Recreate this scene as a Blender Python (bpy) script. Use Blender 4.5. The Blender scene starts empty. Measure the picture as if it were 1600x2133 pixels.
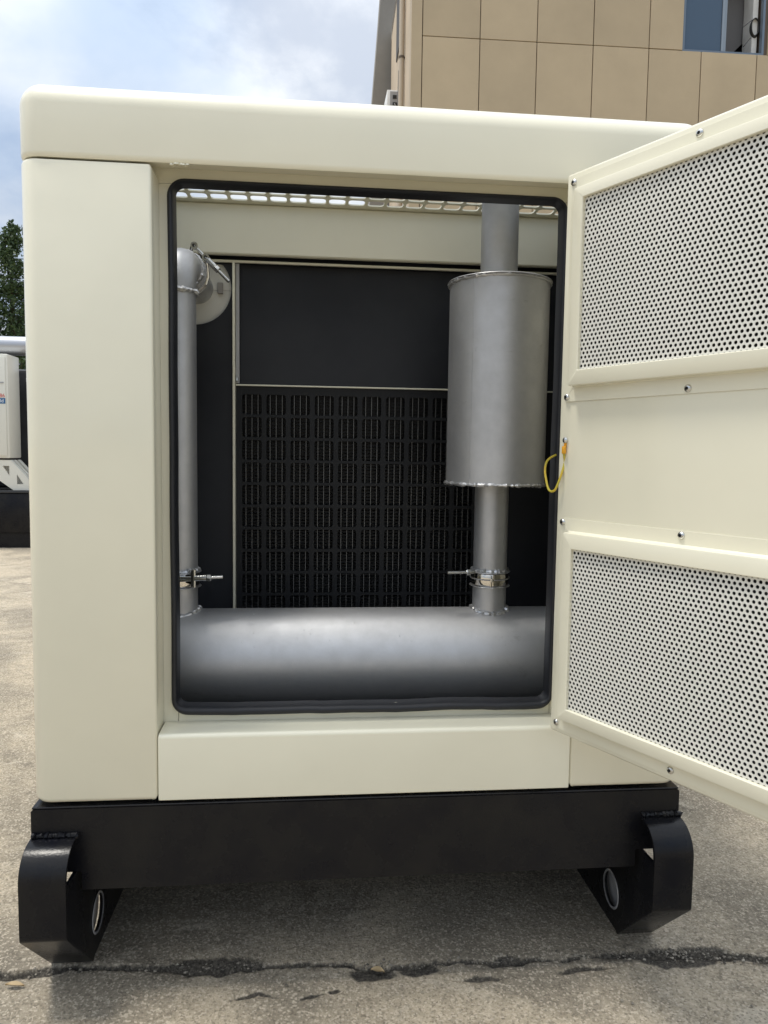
import bpy, bmesh, math, random
import numpy as np
from mathutils import Vector, Matrix, noise

random.seed(7)
SC = bpy.context.scene
COL = SC.collection
PI = math.pi
R_ = math.radians

# ------------------------------------------------------------------ camera
CAM_POS = Vector((0.2643, -1.2693, 0.6101))
CAM_YAW, CAM_PITCH, CAM_ROLL = -0.0984, -0.0790, 0.0140
cd = bpy.data.cameras.new('camera')
cam = bpy.data.objects.new('camera', cd)
COL.objects.link(cam)
_cy, _sy, _cp, _sp = math.cos(CAM_YAW), math.sin(CAM_YAW), math.cos(CAM_PITCH), math.sin(CAM_PITCH)
_f = Vector((-_sy * _cp, _cy * _cp, _sp))
_r = Vector((_cy, _sy, 0))
_u = _r.cross(_f)
_cr, _sr = math.cos(CAM_ROLL), math.sin(CAM_ROLL)
_r, _u = _r * _cr + _u * _sr, -_r * _sr + _u * _cr
cam.matrix_world = Matrix(((_r.x, _u.x, -_f.x, CAM_POS.x), (_r.y, _u.y, -_f.y, CAM_POS.y),
                           (_r.z, _u.z, -_f.z, CAM_POS.z), (0, 0, 0, 1)))
cd.sensor_fit = 'VERTICAL'
cd.sensor_height = 36.0
cd.sensor_width = 27.0
cd.lens = 36.0 * 1530.0 / 2133.0
cd.clip_start = 0.02
cd.clip_end = 2000
SC.camera = cam

# ------------------------------------------------------------------ world, sun, exposure
SUN_DIR = Vector((-0.29, 0.035, 0.955)).normalized()
SUN_EL = math.asin(SUN_DIR.z)
SUN_ROT = math.atan2(SUN_DIR.x, SUN_DIR.y)
SKY_STRENGTH = 0.10
SUN_STRENGTH = 2.2
SUN_ANGLE = 11.0
EXPOSURE = 0.38

W = bpy.data.worlds.new('World')
SC.world = W
W.use_nodes = True
nt = W.node_tree
nt.nodes.clear()


def N(tree, typ, **kw):
    n = tree.nodes.new(typ)
    for k, v in kw.items():
        if k.startswith('i_'):
            key = k[2:]
            key = int(key) if key.isdigit() else key.replace('_', ' ')
            n.inputs[key].default_value = v
        else:
            setattr(n, k, v)
    return n


def L(tree, a, b):
    tree.links.new(a, b)


out = N(nt, 'ShaderNodeOutputWorld')
bg = N(nt, 'ShaderNodeBackground', i_Strength=SKY_STRENGTH)
L(nt, bg.outputs[0], out.inputs[0])
sky = N(nt, 'ShaderNodeTexSky', sky_type='NISHITA', sun_disc=False, sun_elevation=SUN_EL, sun_rotation=SUN_ROT,
        air_density=1.0, dust_density=1.0, ozone_density=1.0)
tc = N(nt, 'ShaderNodeTexCoord')
sep = N(nt, 'ShaderNodeSeparateXYZ')
L(nt, tc.outputs['Generated'], sep.inputs[0])
zz = N(nt, 'ShaderNodeMath', operation='MAXIMUM', i_1=0.0)
L(nt, sep.outputs['Z'], zz.inputs[0])
za = N(nt, 'ShaderNodeMath', operation='ADD', i_1=0.30)
L(nt, zz.outputs[0], za.inputs[0])
dx = N(nt, 'ShaderNodeMath', operation='DIVIDE')
dy = N(nt, 'ShaderNodeMath', operation='DIVIDE')
L(nt, sep.outputs['X'], dx.inputs[0]); L(nt, za.outputs[0], dx.inputs[1])
L(nt, sep.outputs['Y'], dy.inputs[0]); L(nt, za.outputs[0], dy.inputs[1])
cmb = N(nt, 'ShaderNodeCombineXYZ', i_Z=3.1)
L(nt, dx.outputs[0], cmb.inputs[0]); L(nt, dy.outputs[0], cmb.inputs[1])
mp = N(nt, 'ShaderNodeMapping')
mp.inputs['Location'].default_value = (5.0, 2.2, 0)
L(nt, cmb.outputs[0], mp.inputs['Vector'])
n1 = N(nt, 'ShaderNodeTexNoise', i_Scale=1.9, i_Detail=9.0, i_Roughness=0.56, i_Distortion=0.12)
n2 = N(nt, 'ShaderNodeTexNoise', i_Scale=1.3, i_Detail=6.0, i_Roughness=0.5, i_Distortion=0.2)
L(nt, mp.outputs[0], n1.inputs['Vector'])
mp2 = N(nt, 'ShaderNodeMapping')
mp2.inputs['Location'].default_value = (8.9, 9.8, 0)
L(nt, cmb.outputs[0], mp2.inputs['Vector'])
L(nt, mp2.outputs[0], n2.inputs['Vector'])
cov = N(nt, 'ShaderNodeMapRange', interpolation_type='SMOOTHSTEP', i_1=0.36, i_2=0.54, i_3=0.50, i_4=1.0)
L(nt, n1.outputs['Fac'], cov.inputs[0])
shd = N(nt, 'ShaderNodeMapRange', interpolation_type='SMOOTHSTEP', i_1=0.38, i_2=0.60)
L(nt, n2.outputs['Fac'], shd.inputs[0])
ccol = N(nt, 'ShaderNodeMix', data_type='RGBA')
ccol.inputs[6].default_value = (5.0, 6.0, 7.5, 1)
ccol.inputs[7].default_value = (8.4, 8.65, 8.9, 1)
L(nt, shd.outputs[0], ccol.inputs[0])
# cloud deck of a bright overcast day: luminance rises towards the zenith (CIE overcast law)
gr = N(nt, 'ShaderNodeMath', operation='MULTIPLY_ADD', i_1=1.15, i_2=0.52)
L(nt, zz.outputs[0], gr.inputs[0])
cl = N(nt, 'ShaderNodeVectorMath', operation='SCALE')
L(nt, ccol.outputs[2], cl.inputs[0]); L(nt, gr.outputs[0], cl.inputs['Scale'])
mx = N(nt, 'ShaderNodeMix', data_type='RGBA')
L(nt, cov.outputs[0], mx.inputs[0]); L(nt, sky.outputs[0], mx.inputs[6]); L(nt, cl.outputs[0], mx.inputs[7])
L(nt, mx.outputs[2], bg.inputs[0])

sd = bpy.data.lights.new('sun', 'SUN')
sd.energy = SUN_STRENGTH
sd.angle = R_(SUN_ANGLE)
sd.color = (1.0, 0.95, 0.86)
sun = bpy.data.objects.new('sun', sd)
COL.objects.link(sun)
sun.rotation_euler = SUN_DIR.to_track_quat('Z', 'Y').to_euler()
sun.location = SUN_DIR * 30

SC.view_settings.view_transform = 'Standard'
SC.view_settings.look = 'None'
SC.view_settings.exposure = EXPOSURE
SC.view_settings.gamma = 1
SC.view_settings.use_curve_mapping = False
SC.render.engine = 'CYCLES'
SC.cycles.max_bounces = 10
SC.cycles.diffuse_bounces = 6


# ------------------------------------------------------------------ materials
def mat(name, color, rough=0.5, metal=0.0, spec=0.5, coat=0.0, coat_rough=0.1, var=0.0, var_scale=5.0, var_color=None,
        bumps=(), rough_var=0.0, chips=0.0):
    m = bpy.data.materials.new(name)
    m.use_nodes = True
    t = m.node_tree
    b = t.nodes['Principled BSDF']
    b.inputs['Base Color'].default_value = (*color, 1)
    b.inputs['Roughness'].default_value = rough
    b.inputs['Metallic'].default_value = metal
    b.inputs['Specular IOR Level'].default_value = spec
    b.inputs['Coat Weight'].default_value = coat
    b.inputs['Coat Roughness'].default_value = coat_rough
    tcn = N(t, 'ShaderNodeTexCoord')
    if var:
        nz = N(t, 'ShaderNodeTexNoise', i_Scale=var_scale, i_Detail=6.0, i_Roughness=0.6)
        L(t, tcn.outputs['Object'], nz.inputs['Vector'])
        mr = N(t, 'ShaderNodeMapRange', i_1=0.35, i_2=0.7)
        L(t, nz.outputs['Fac'], mr.inputs[0])
        mxn = N(t, 'ShaderNodeMix', data_type='RGBA')
        vc = var_color or tuple(c * (1 - var) for c in color)
        mxn.inputs[6].default_value = (*color, 1)
        mxn.inputs[7].default_value = (*vc, 1)
        L(t, mr.outputs[0], mxn.inputs[0])
        L(t, mxn.outputs[2], b.inputs['Base Color'])
        if rough_var:
            rr = N(t, 'ShaderNodeMapRange', i_1=0.3, i_2=0.75, i_3=rough - rough_var, i_4=rough + rough_var)
            L(t, nz.outputs['Fac'], rr.inputs[0])
            L(t, rr.outputs[0], b.inputs['Roughness'])
    if chips:
        src = b.inputs['Base Color'].links[0].from_socket
        vo = N(t, 'ShaderNodeTexVoronoi', i_Scale=chips)
        L(t, tcn.outputs['Object'], vo.inputs['Vector'])
        d1 = N(t, 'ShaderNodeMath', operation='LESS_THAN', i_1=0.011)
        L(t, vo.outputs['Distance'], d1.inputs[0])
        sc1 = N(t, 'ShaderNodeSeparateColor')
        L(t, vo.outputs['Color'], sc1.inputs[0])
        d2 = N(t, 'ShaderNodeMath', operation='GREATER_THAN', i_1=0.45)
        L(t, sc1.outputs[0], d2.inputs[0])
        d3 = N(t, 'ShaderNodeMath', operation='MULTIPLY')
        L(t, d1.outputs[0], d3.inputs[0]); L(t, d2.outputs[0], d3.inputs[1])
        mc = N(t, 'ShaderNodeMix', data_type='RGBA')
        L(t, d3.outputs[0], mc.inputs[0]); L(t, src, mc.inputs[6])
        mc.inputs[7].default_value = (0.12, 0.10, 0.08, 1)
        L(t, mc.outputs[2], b.inputs['Base Color'])
    last = None
    for sc_, st_, dist in bumps:
        nz = N(t, 'ShaderNodeTexNoise', i_Scale=sc_, i_Detail=3.0)
        L(t, tcn.outputs['Object'], nz.inputs['Vector'])
        bp = N(t, 'ShaderNodeBump', i_Strength=st_, i_Distance=dist)
        L(t, nz.outputs['Fac'], bp.inputs['Height'])
        if last:
            L(t, last.outputs[0], bp.inputs['Normal'])
        last = bp
    if last:
        L(t, last.outputs[0], b.inputs['Normal'])
        if coat:
            L(t, last.outputs[0], b.inputs['Coat Normal'])
    return m


CREAM_C = (0.785, 0.752, 0.60)
M = {}
M['cream'] = mat('cream_paint', CREAM_C, 0.36, spec=0.5, coat=0.7, coat_rough=0.06, var=0.05, var_scale=3.0, chips=7.0,
                 bumps=((3.5, 0.36, 0.01), (420, 0.05, 0.0006)))
M['cream_in'] = mat('cream_paint_inside', (0.78, 0.755, 0.61), 0.42, spec=0.5, coat=0.15, var=0.06, var_scale=4.0,
                    bumps=((3.0, 0.3, 0.01), (420, 0.05, 0.0006)))
M['black'] = mat('black_paint', (0.0045, 0.005, 0.008), 0.28, spec=0.22, var=0.25, var_scale=9, rough_var=0.07, var_color=(0.013, 0.0125, 0.012), chips=14.0,
                 bumps=((260, 0.22, 0.0012), (14, 0.1, 0.004)))
M['black_matt'] = mat('black_board', (0.011, 0.012, 0.016), 0.45, spec=0.3, var=0.35, var_scale=3.0, rough_var=0.08,
                      var_color=(0.024, 0.026, 0.031), bumps=((300, 0.1, 0.0006),))
M['core_black'] = mat('radiator_black', (0.030, 0.032, 0.033), 0.5, spec=0.4)
M['guard'] = mat('guard_black', (0.011, 0.012, 0.014), 0.5, spec=0.25, bumps=((300, 0.08, 0.0006),))
M['tube'] = mat('radiator_tube_grey', (0.15, 0.15, 0.148), 0.4, metal=0.3)
M['rubber'] = mat('black_rubber', (0.016, 0.017, 0.021), 0.46, spec=0.4, var=0.3, var_scale=20, bumps=((60, 0.1, 0.002),))
M['silver'] = mat('silver_heat_paint', (0.50, 0.502, 0.51), 0.49, metal=0.78, spec=0.45, var=0.10, var_scale=26.0,
                  rough_var=0.06, bumps=((180, 0.12, 0.0008), (14, 0.05, 0.003)))
_t = M['silver'].node_tree
_b = _t.nodes['Principled BSDF']
_src = _b.inputs['Base Color'].links[0].from_socket
_tc = N(_t, 'ShaderNodeTexCoord')
_mp = N(_t, 'ShaderNodeMapping')
_mp.inputs['Scale'].default_value = (3.0, 9.0, 9.0)
L(_t, _tc.outputs['Object'], _mp.inputs['Vector'])
_n = N(_t, 'ShaderNodeTexNoise', i_Scale=2.4, i_Detail=8.0, i_Roughness=0.7, i_Distortion=0.8)
L(_t, _mp.outputs[0], _n.inputs['Vector'])
_r2 = N(_t, 'ShaderNodeMapRange', i_1=0.62, i_2=0.72, i_3=0.0, i_4=0.5)
L(_t, _n.outputs['Fac'], _r2.inputs[0])
_m2 = N(_t, 'ShaderNodeMix', data_type='RGBA')
L(_t, _r2.outputs[0], _m2.inputs[0]); L(_t, _src, _m2.inputs[6])
_m2.inputs[7].default_value = (0.24, 0.225, 0.205, 1)
L(_t, _m2.outputs[2], _b.inputs['Base Color'])
M['weld'] = mat('weld_silver', (0.62, 0.62, 0.62), 0.30, metal=0.75, var=0.4, var_scale=120, bumps=((220, 0.5, 0.002),))
M['steel'] = mat('zinc_steel', (0.66, 0.66, 0.64), 0.22, metal=1.0, var=0.2, var_scale=60)
M['band'] = mat('polished_band', (0.70, 0.66, 0.60), 0.10, metal=1.0)
M['socket'] = mat('dark_socket', (0.02, 0.02, 0.02), 0.6)
M['perf'] = mat('perforated_white', (0.72, 0.71, 0.655), 0.42, spec=0.5, var=0.04, var_scale=4)
M['foam'] = mat('black_foam', (0.012, 0.012, 0.012), 0.9, spec=0.2, bumps=((200, 0.5, 0.003),))
M['yellow'] = mat('yellow_wire', (0.62, 0.42, 0.03), 0.4, var=0.3, var_scale=40, var_color=(0.42, 0.40, 0.05))
M['orange'] = mat('orange_lug', (0.75, 0.36, 0.02), 0.4)
M['tile'] = mat('tan_cladding', (0.46, 0.368, 0.24), 0.55, spec=0.4, var=0.14, var_scale=0.9,
                bumps=((0.8, 0.3, 0.03), (60, 0.06, 0.002)))
_t = M['tile'].node_tree
_b = _t.nodes['Principled BSDF']
_src = _b.inputs['Base Color'].links[0].from_socket
_oi = N(_t, 'ShaderNodeObjectInfo')
_mr = N(_t, 'ShaderNodeMapRange', i_3=0.93, i_4=1.05)
L(_t, _oi.outputs['Random'], _mr.inputs[0])
_hv = N(_t, 'ShaderNodeHueSaturation')
L(_t, _src, _hv.inputs['Color']); L(_t, _mr.outputs[0], _hv.inputs['Value']); L(_t, _hv.outputs[0], _b.inputs['Base Color'])
M['joint'] = mat('joint_dark', (0.12, 0.095, 0.075), 0.8)
M['beige_wall'] = mat('beige_render', (0.55, 0.45, 0.33), 0.8, var=0.15, var_scale=1.5, bumps=((60, 0.2, 0.004),))
M['concrete_wall'] = mat('grey_concrete', (0.28, 0.265, 0.24), 0.85, var=0.25, var_scale=0.8, bumps=((30, 0.2, 0.006),))
M['window_frame'] = mat('blue_grey_frame', (0.13, 0.17, 0.22), 0.4, metal=0.2)
M['window_frame_light'] = mat('pale_frame', (0.24, 0.28, 0.32), 0.4, metal=0.3)
M['blue_glass'] = mat('blue_tinted_glass', (0.055, 0.090, 0.140), 0.12, spec=0.45)
M['room'] = mat('room_dark', (0.07, 0.07, 0.075), 0.9)
M['room_grey'] = mat('room_grey', (0.15, 0.15, 0.155), 0.9)
M['room_white'] = mat('room_white', (0.75, 0.75, 0.73), 0.8, var=0.2, var_scale=5)
M['cable'] = mat('black_cable', (0.015, 0.015, 0.015), 0.5)
M['ac_white'] = mat('ac_white', (0.72, 0.72, 0.70), 0.5)
M['ac_grey'] = mat('ac_grey', (0.36, 0.36, 0.37), 0.6)
M['pipe_beige'] = mat('pipe_beige', (0.47, 0.40, 0.31), 0.5)
M['white_paint'] = mat('white_cabinet_paint', (0.68, 0.67, 0.60), 0.4, coat=0.2, var=0.03)
M['pale_grey_paint'] = mat('pale_cabinet_side', (0.62, 0.61, 0.57), 0.4, coat=0.2, var=0.03)
M['red_print'] = mat('red_print', (0.55, 0.08, 0.07), 0.5)
M['blue_print'] = mat('blue_label', (0.03, 0.12, 0.27), 0.45)
M['white_print'] = mat('white_print', (0.8, 0.82, 0.85), 0.5)
M['chrome'] = mat('bright_pipe', (0.42, 0.43, 0.46), 0.35, metal=0.75)
M['grey_paint'] = mat('grey_gloss_paint', (0.50, 0.50, 0.51), 0.3, metal=0.3, var=0.2, var_scale=30)
M['flap_shade_grey'] = mat('shaded_cream_grey', (0.62, 0.61, 0.55), 0.5, var=0.1)  # cream plate greyed: its shade is put into the colour
M['engine'] = mat('engine_dark', (0.03, 0.032, 0.036), 0.5, var=0.4, var_scale=6)
M['bark'] = mat('bark', (0.09, 0.065, 0.045), 0.9, bumps=((20, 0.6, 0.02),))


def leaf_mat(name, c1, c2):
    m = bpy.data.materials.new(name)
    m.use_nodes = True
    t = m.node_tree
    b = t.nodes['Principled BSDF']
    b.inputs['Roughness'].default_value = 0.55
    b.inputs['Specular IOR Level'].default_value = 0.35
    g = N(t, 'ShaderNodeNewGeometry')
    mxn = N(t, 'ShaderNodeMix', data_type='RGBA')
    mxn.inputs[6].default_value = (*c1, 1)
    mxn.inputs[7].default_value = (*c2, 1)
    L(t, g.outputs['Random Per Island'], mxn.inputs[0])
    L(t, mxn.outputs[2], b.inputs['Base Color'])
    tr = N(t, 'ShaderNodeBsdfTranslucent')
    L(t, mxn.outputs[2], tr.inputs[0])
    ms = N(t, 'ShaderNodeMixShader', i_0=0.25)
    L(t, b.outputs[0], ms.inputs[1]); L(t, tr.outputs[0], ms.inputs[2])
    L(t, ms.outputs[0], t.nodes['Material Output'].inputs[0])
    return m


M['leaf_a'] = leaf_mat('needles_mid', (0.030, 0.062, 0.026), (0.085, 0.125, 0.045))
M['leaf_b'] = leaf_mat('needles_dark', (0.022, 0.046, 0.026), (0.060, 0.090, 0.042))


def ground_material():
    m = bpy.data.materials.new('yard_concrete')
    m.use_nodes = True
    t = m.node_tree
    b = t.nodes['Principled BSDF']
    b.inputs['Specular IOR Level'].default_value = 0.3
    tcn = N(t, 'ShaderNodeTexCoord')
    P = tcn.outputs['Object']

    def nz(scale, detail=4.0, rough=0.6, dist=0.0):
        n = N(t, 'ShaderNodeTexNoise', i_Scale=scale, i_Detail=detail, i_Roughness=rough, i_Distortion=dist)
        L(t, P, n.inputs['Vector'])
        return n.outputs['Fac']

    def mr(src, a, b_, c=0.0, d=1.0, smooth=True):
        n = N(t, 'ShaderNodeMapRange', i_1=a, i_2=b_, i_3=c, i_4=d)
        n.interpolation_type = 'SMOOTHSTEP' if smooth else 'LINEAR'
        L(t, src, n.inputs[0])
        return n.outputs[0]

    def mixc(fac, a, b_):
        n = N(t, 'ShaderNodeMix', data_type='RGBA')
        for i, v in ((6, a), (7, b_)):
            if isinstance(v, tuple):
                n.inputs[i].default_value = (*v, 1)
            else:
                L(t, v, n.inputs[i])
        L(t, fac, n.inputs[0])
        return n.outputs[2]

    def math_(op, a, b_):
        n = N(t, 'ShaderNodeMath', operation=op)
        for i, v in enumerate((a, b_)):
            if isinstance(v, (int, float)):
                n.inputs[i].default_value = v
            else:
                L(t, v, n.inputs[i])
        return n.outputs[0]

    fine = nz(170, 5, 0.8)
    mid = nz(38, 6, 0.7)
    big = nz(2.6, 5, 0.6, 0.4)
    patch = nz(7.0, 5, 0.65, 0.8)
    c = mixc(mr(mid, 0.3, 0.72), (0.58, 0.495, 0.37), (0.44, 0.372, 0.272))
    c = mixc(mr(big, 0.40, 0.62, 0, 0.8), c, (0.27, 0.235, 0.18))
    c = mixc(mr(nz(5.5, 6, 0.7, 0.6), 0.50, 0.66, 0, 0.55), c, (0.20, 0.175, 0.135))
    c = mixc(mr(patch, 0.56, 0.70, 0, 0.8), c, (0.60, 0.53, 0.42))
    # sand grains: light and dark specks
    c = mixc(mr(fine, 0.54, 0.66, 0, 0.85), c, (0.72, 0.63, 0.50))
    c = mixc(mr(fine, 0.47, 0.34, 0, 0.7), c, (0.16, 0.135, 0.10))
    vor = N(t, 'ShaderNodeTexVoronoi', i_Scale=120.0)
    L(t, P, vor.inputs['Vector'])
    gv = N(t, 'ShaderNodeTexVoronoi', i_Scale=260.0)
    L(t, P, gv.inputs['Vector'])
    gs = N(t, 'ShaderNodeSeparateColor')
    L(t, gv.outputs['Color'], gs.inputs[0])
    c = mixc(mr(gs.outputs[0], 0.80, 0.86, 0, 0.55), c, (0.74, 0.65, 0.52))
    c = mixc(mr(gs.outputs[1], 0.80, 0.86, 0, 0.45), c, (0.14, 0.118, 0.088))
    pit = mr(vor.outputs['Distance'], 0.16, 0.05, 0, 1)
    pit = math_('MULTIPLY', pit, mr(nz(16, 4), 0.52, 0.62))
    c = mixc(math_('MULTIPLY', pit, 0.8), c, (0.05, 0.043, 0.035))
    blot = mr(nz(11, 6, 0.7, 1.0), 0.66, 0.72, 0, 0.6)
    c = mixc(blot, c, (0.13, 0.115, 0.09))
    # dirt lying in and along the cracks, plus shade painted round the main one
    at = N(t, 'ShaderNodeAttribute', attribute_name='dirt_and_shade')
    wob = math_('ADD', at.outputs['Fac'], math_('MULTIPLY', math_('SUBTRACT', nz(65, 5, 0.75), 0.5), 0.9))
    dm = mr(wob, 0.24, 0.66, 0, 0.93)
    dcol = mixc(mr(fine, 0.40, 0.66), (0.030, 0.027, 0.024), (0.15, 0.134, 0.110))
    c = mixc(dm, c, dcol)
    L(t, c, b.inputs['Base Color'])
    b.inputs['Roughness'].default_value = 0.82
    b1 = N(t, 'ShaderNodeBump', i_Strength=1.0, i_Distance=0.006)
    L(t, fine, b1.inputs['Height'])
    b2 = N(t, 'ShaderNodeBump', i_Strength=0.6, i_Distance=0.008)
    L(t, mid, b2.inputs['Height']); L(t, b1.outputs[0], b2.inputs['Normal'])
    # brushed anti-slip grooves further up the yard
    wv = N(t, 'ShaderNodeTexWave', i_Scale=2.6, i_Distortion=1.2, i_Detail=2.0)
    mpn = N(t, 'ShaderNodeMapping')
    mpn.inputs['Rotation'].default_value = (0, 0, R_(62))
    L(t, P, mpn.inputs['Vector']); L(t, mpn.outputs[0], wv.inputs['Vector'])
    sp = N(t, 'ShaderNodeSeparateXYZ')
    L(t, P, sp.inputs[0])
    gm = math_('MULTIPLY', mr(sp.outputs['Y'], 1.6, 2.2), mr(sp.outputs['Y'], 4.6, 3.6))
    b3 = N(t, 'ShaderNodeBump', i_Distance=0.03)
    L(t, wv.outputs['Fac'], b3.inputs['Height']); L(t, b2.outputs[0], b3.inputs['Normal'])
    L(t, math_('MULTIPLY', gm, 0.5), b3.inputs['Strength'])
    L(t, b3.outputs[0], b.inputs['Normal'])
    return m


M['ground'] = ground_material()


# ------------------------------------------------------------------ mesh helpers
class G:
    """collects verts and faces"""
    def __init__(self):
        self.v, self.f, self.mi = [], [], []

    def add(self, vs, fs, mi=0):
        o = len(self.v)
        self.v += [tuple(p) for p in vs]
        self.f += [tuple(i + o for i in f) for f in fs]
        self.mi += [mi] * len(fs)
        return self

    def box(self, x0, x1, y0, y1, z0, z1, bev=0.0, seg=2, mi=0):
        if bev <= 0:
            vs = [(x, y, z) for x in (x0, x1) for y in (y0, y1) for z in (z0, z1)]
            fs = [(0, 1, 3, 2), (4, 6, 7, 5), (0, 4, 5, 1), (2, 3, 7, 6), (0, 2, 6, 4), (1, 5, 7, 3)]
            return self.add(vs, fs, mi)
        bm = bmesh.new()
        bmesh.ops.create_cube(bm, size=1)
        for v in bm.verts:
            v.co = Vector(((x0 + x1) / 2 + v.co.x * (x1 - x0), (y0 + y1) / 2 + v.co.y * (y1 - y0),
                           (z0 + z1) / 2 + v.co.z * (z1 - z0)))
        bmesh.ops.bevel(bm, geom=bm.edges[:], offset=bev, segments=seg, affect='EDGES', profile=0.5)
        return self.bm(bm, mi)

    def bm(self, bm, mi=0):
        bm.verts.index_update()
        self.add([v.co.copy() for v in bm.verts], [[v.index for v in f.verts] for f in bm.faces], mi)
        bm.free()
        return self

    def loops(self, rings, closed=True, cap0=False, cap1=False, mi=0, ring_closed=True):
        """bridge successive rings of equal length"""
        n = len(rings[0])
        vs = [p for r in rings for p in r]
        fs = []
        m = len(rings)
        for i in range(m if closed == 'torus' else m - 1):
            a, b = i * n, ((i + 1) % m) * n
            for k in range(n if ring_closed else n - 1):
                k2 = (k + 1) % n
                fs.append((a + k, a + k2, b + k2, b + k))
        if cap0:
            fs.append(tuple(range(n - 1, -1, -1)))
        if cap1:
            fs.append(tuple((m - 1) * n + k for k in range(n)))
        return self.add(vs, fs, mi)

    def tube(self, path, rad, seg=12, closed=False, cap=True, mi=0):
        """rad: number or function(i)"""
        path = [Vector(p) for p in path]
        n = len(path)
        rings = []
        prev = None
        for i, p in enumerate(path):
            if closed:
                t = path[(i + 1) % n] - path[i - 1]
            else:
                t = path[min(i + 1, n - 1)] - path[max(i - 1, 0)]
            t.normalize()
            if prev is None:
                a = Vector((0, 0, 1)) if abs(t.z) < 0.9 else Vector((1, 0, 0))
                u = t.cross(a).normalized()
            else:
                u = (prev - t * prev.dot(t)).normalized()
            prev = u
            w = t.cross(u)
            r = rad(i) if callable(rad) else rad
            rings.append([p + u * (r * math.cos(2 * PI * k / seg)) + w * (r * math.sin(2 * PI * k / seg)) for k in range(seg)])
        return self.loops(rings, 'torus' if closed else True, cap and not closed, cap and not closed, mi)

    def lathe(self, prof, center, axis='z', seg=32, mi=0, cap0=False, cap1=False):
        """prof: list of (radius, height)"""
        rings = []
        for r, h in prof:
            ring = []
            for k in range(seg):
                a = 2 * PI * k / seg
                c, s = r * math.cos(a), r * math.sin(a)
                if axis == 'z':
                    p = (center[0] + c, center[1] + s, center[2] + h)
                elif axis == 'x':
                    p = (center[0] + h, center[1] + c, center[2] + s)
                else:
                    p = (center[0] + s, center[1] + h, center[2] + c)
                ring.append(p)
            rings.append(ring)
        return self.loops(rings, True, cap0, cap1, mi)


def link(o, parent=None):
    COL.objects.link(o)
    if parent:
        o.parent = parent
    return o


def build(g, name, materials, parent=None, smooth=True, angle=35, xf=None):
    me = bpy.data.meshes.new(name)
    vs = g.v if xf is None else [tuple(xf @ Vector(p)) for p in g.v]
    me.from_pydata(vs, [], g.f)
    ms = materials if isinstance(materials, (list, tuple)) else [materials]
    for m in ms:
        me.materials.append(m)
    if len(ms) > 1:
        me.polygons.foreach_set('material_index', g.mi)
    bm = bmesh.new()
    bm.from_mesh(me)
    bmesh.ops.recalc_face_normals(bm, faces=bm.faces)
    bm.to_mesh(me)
    bm.free()
    if smooth:
        me.polygons.foreach_set('use_smooth', [True] * len(me.polygons))
        me.set_sharp_from_angle(angle=R_(angle))
    me.update()
    return link(bpy.data.objects.new(name, me), parent)


def copy_part(o, loc=None, parent=None):
    c = o.copy()
    if loc is not None:
        c.location = loc
    COL.objects.link(c)
    if parent:
        c.parent = parent
    return c


def thing(name, label, cat, loc=(0, 0, 0), rz=0.0, group=None):
    o = bpy.data.objects.new(name, None)
    o.location = loc
    o.rotation_euler = (0, 0, rz)
    o.empty_display_size = 0.1
    COL.objects.link(o)
    o['label'] = label
    o['category'] = cat
    if group:
        o['group'] = group
    return o


def rrect(x0, x1, y0, y1, r, seg=6):
    """rounded rectangle outline, counter-clockwise"""
    pts = []
    r = max(r, 1e-4)
    for cx, cy, a0 in ((x1 - r, y1 - r, 0), (x0 + r, y1 - r, PI / 2), (x0 + r, y0 + r, PI), (x1 - r, y0 + r, 1.5 * PI)):
        for k in range(seg + 1):
            a = a0 + PI / 2 * k / seg
            pts.append((cx + r * math.cos(a), cy + r * math.sin(a)))
    return pts


def offset_poly(pts, d):
    n = len(pts)
    res = []
    for i in range(n):
        a, b, c = Vector(pts[i - 1]), Vector(pts[i]), Vector(pts[(i + 1) % n])
        e1, e2 = (b - a).normalized(), (c - b).normalized()
        n1, n2 = Vector((-e1.y, e1.x)), Vector((-e2.y, e2.x))
        m = (n1 + n2)
        m = m / max(m.length_squared / 2, 0.3)
        res.append(tuple(b + m * d))
    return res


def post_mesh(outline, prof):
    g = G()
    rings = []
    for ins, z in prof:
        q = offset_poly(outline, ins)
        rings.append([(p[0], p[1], z) for p in q])
    g.loops(rings, True, True, True)
    return g


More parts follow.
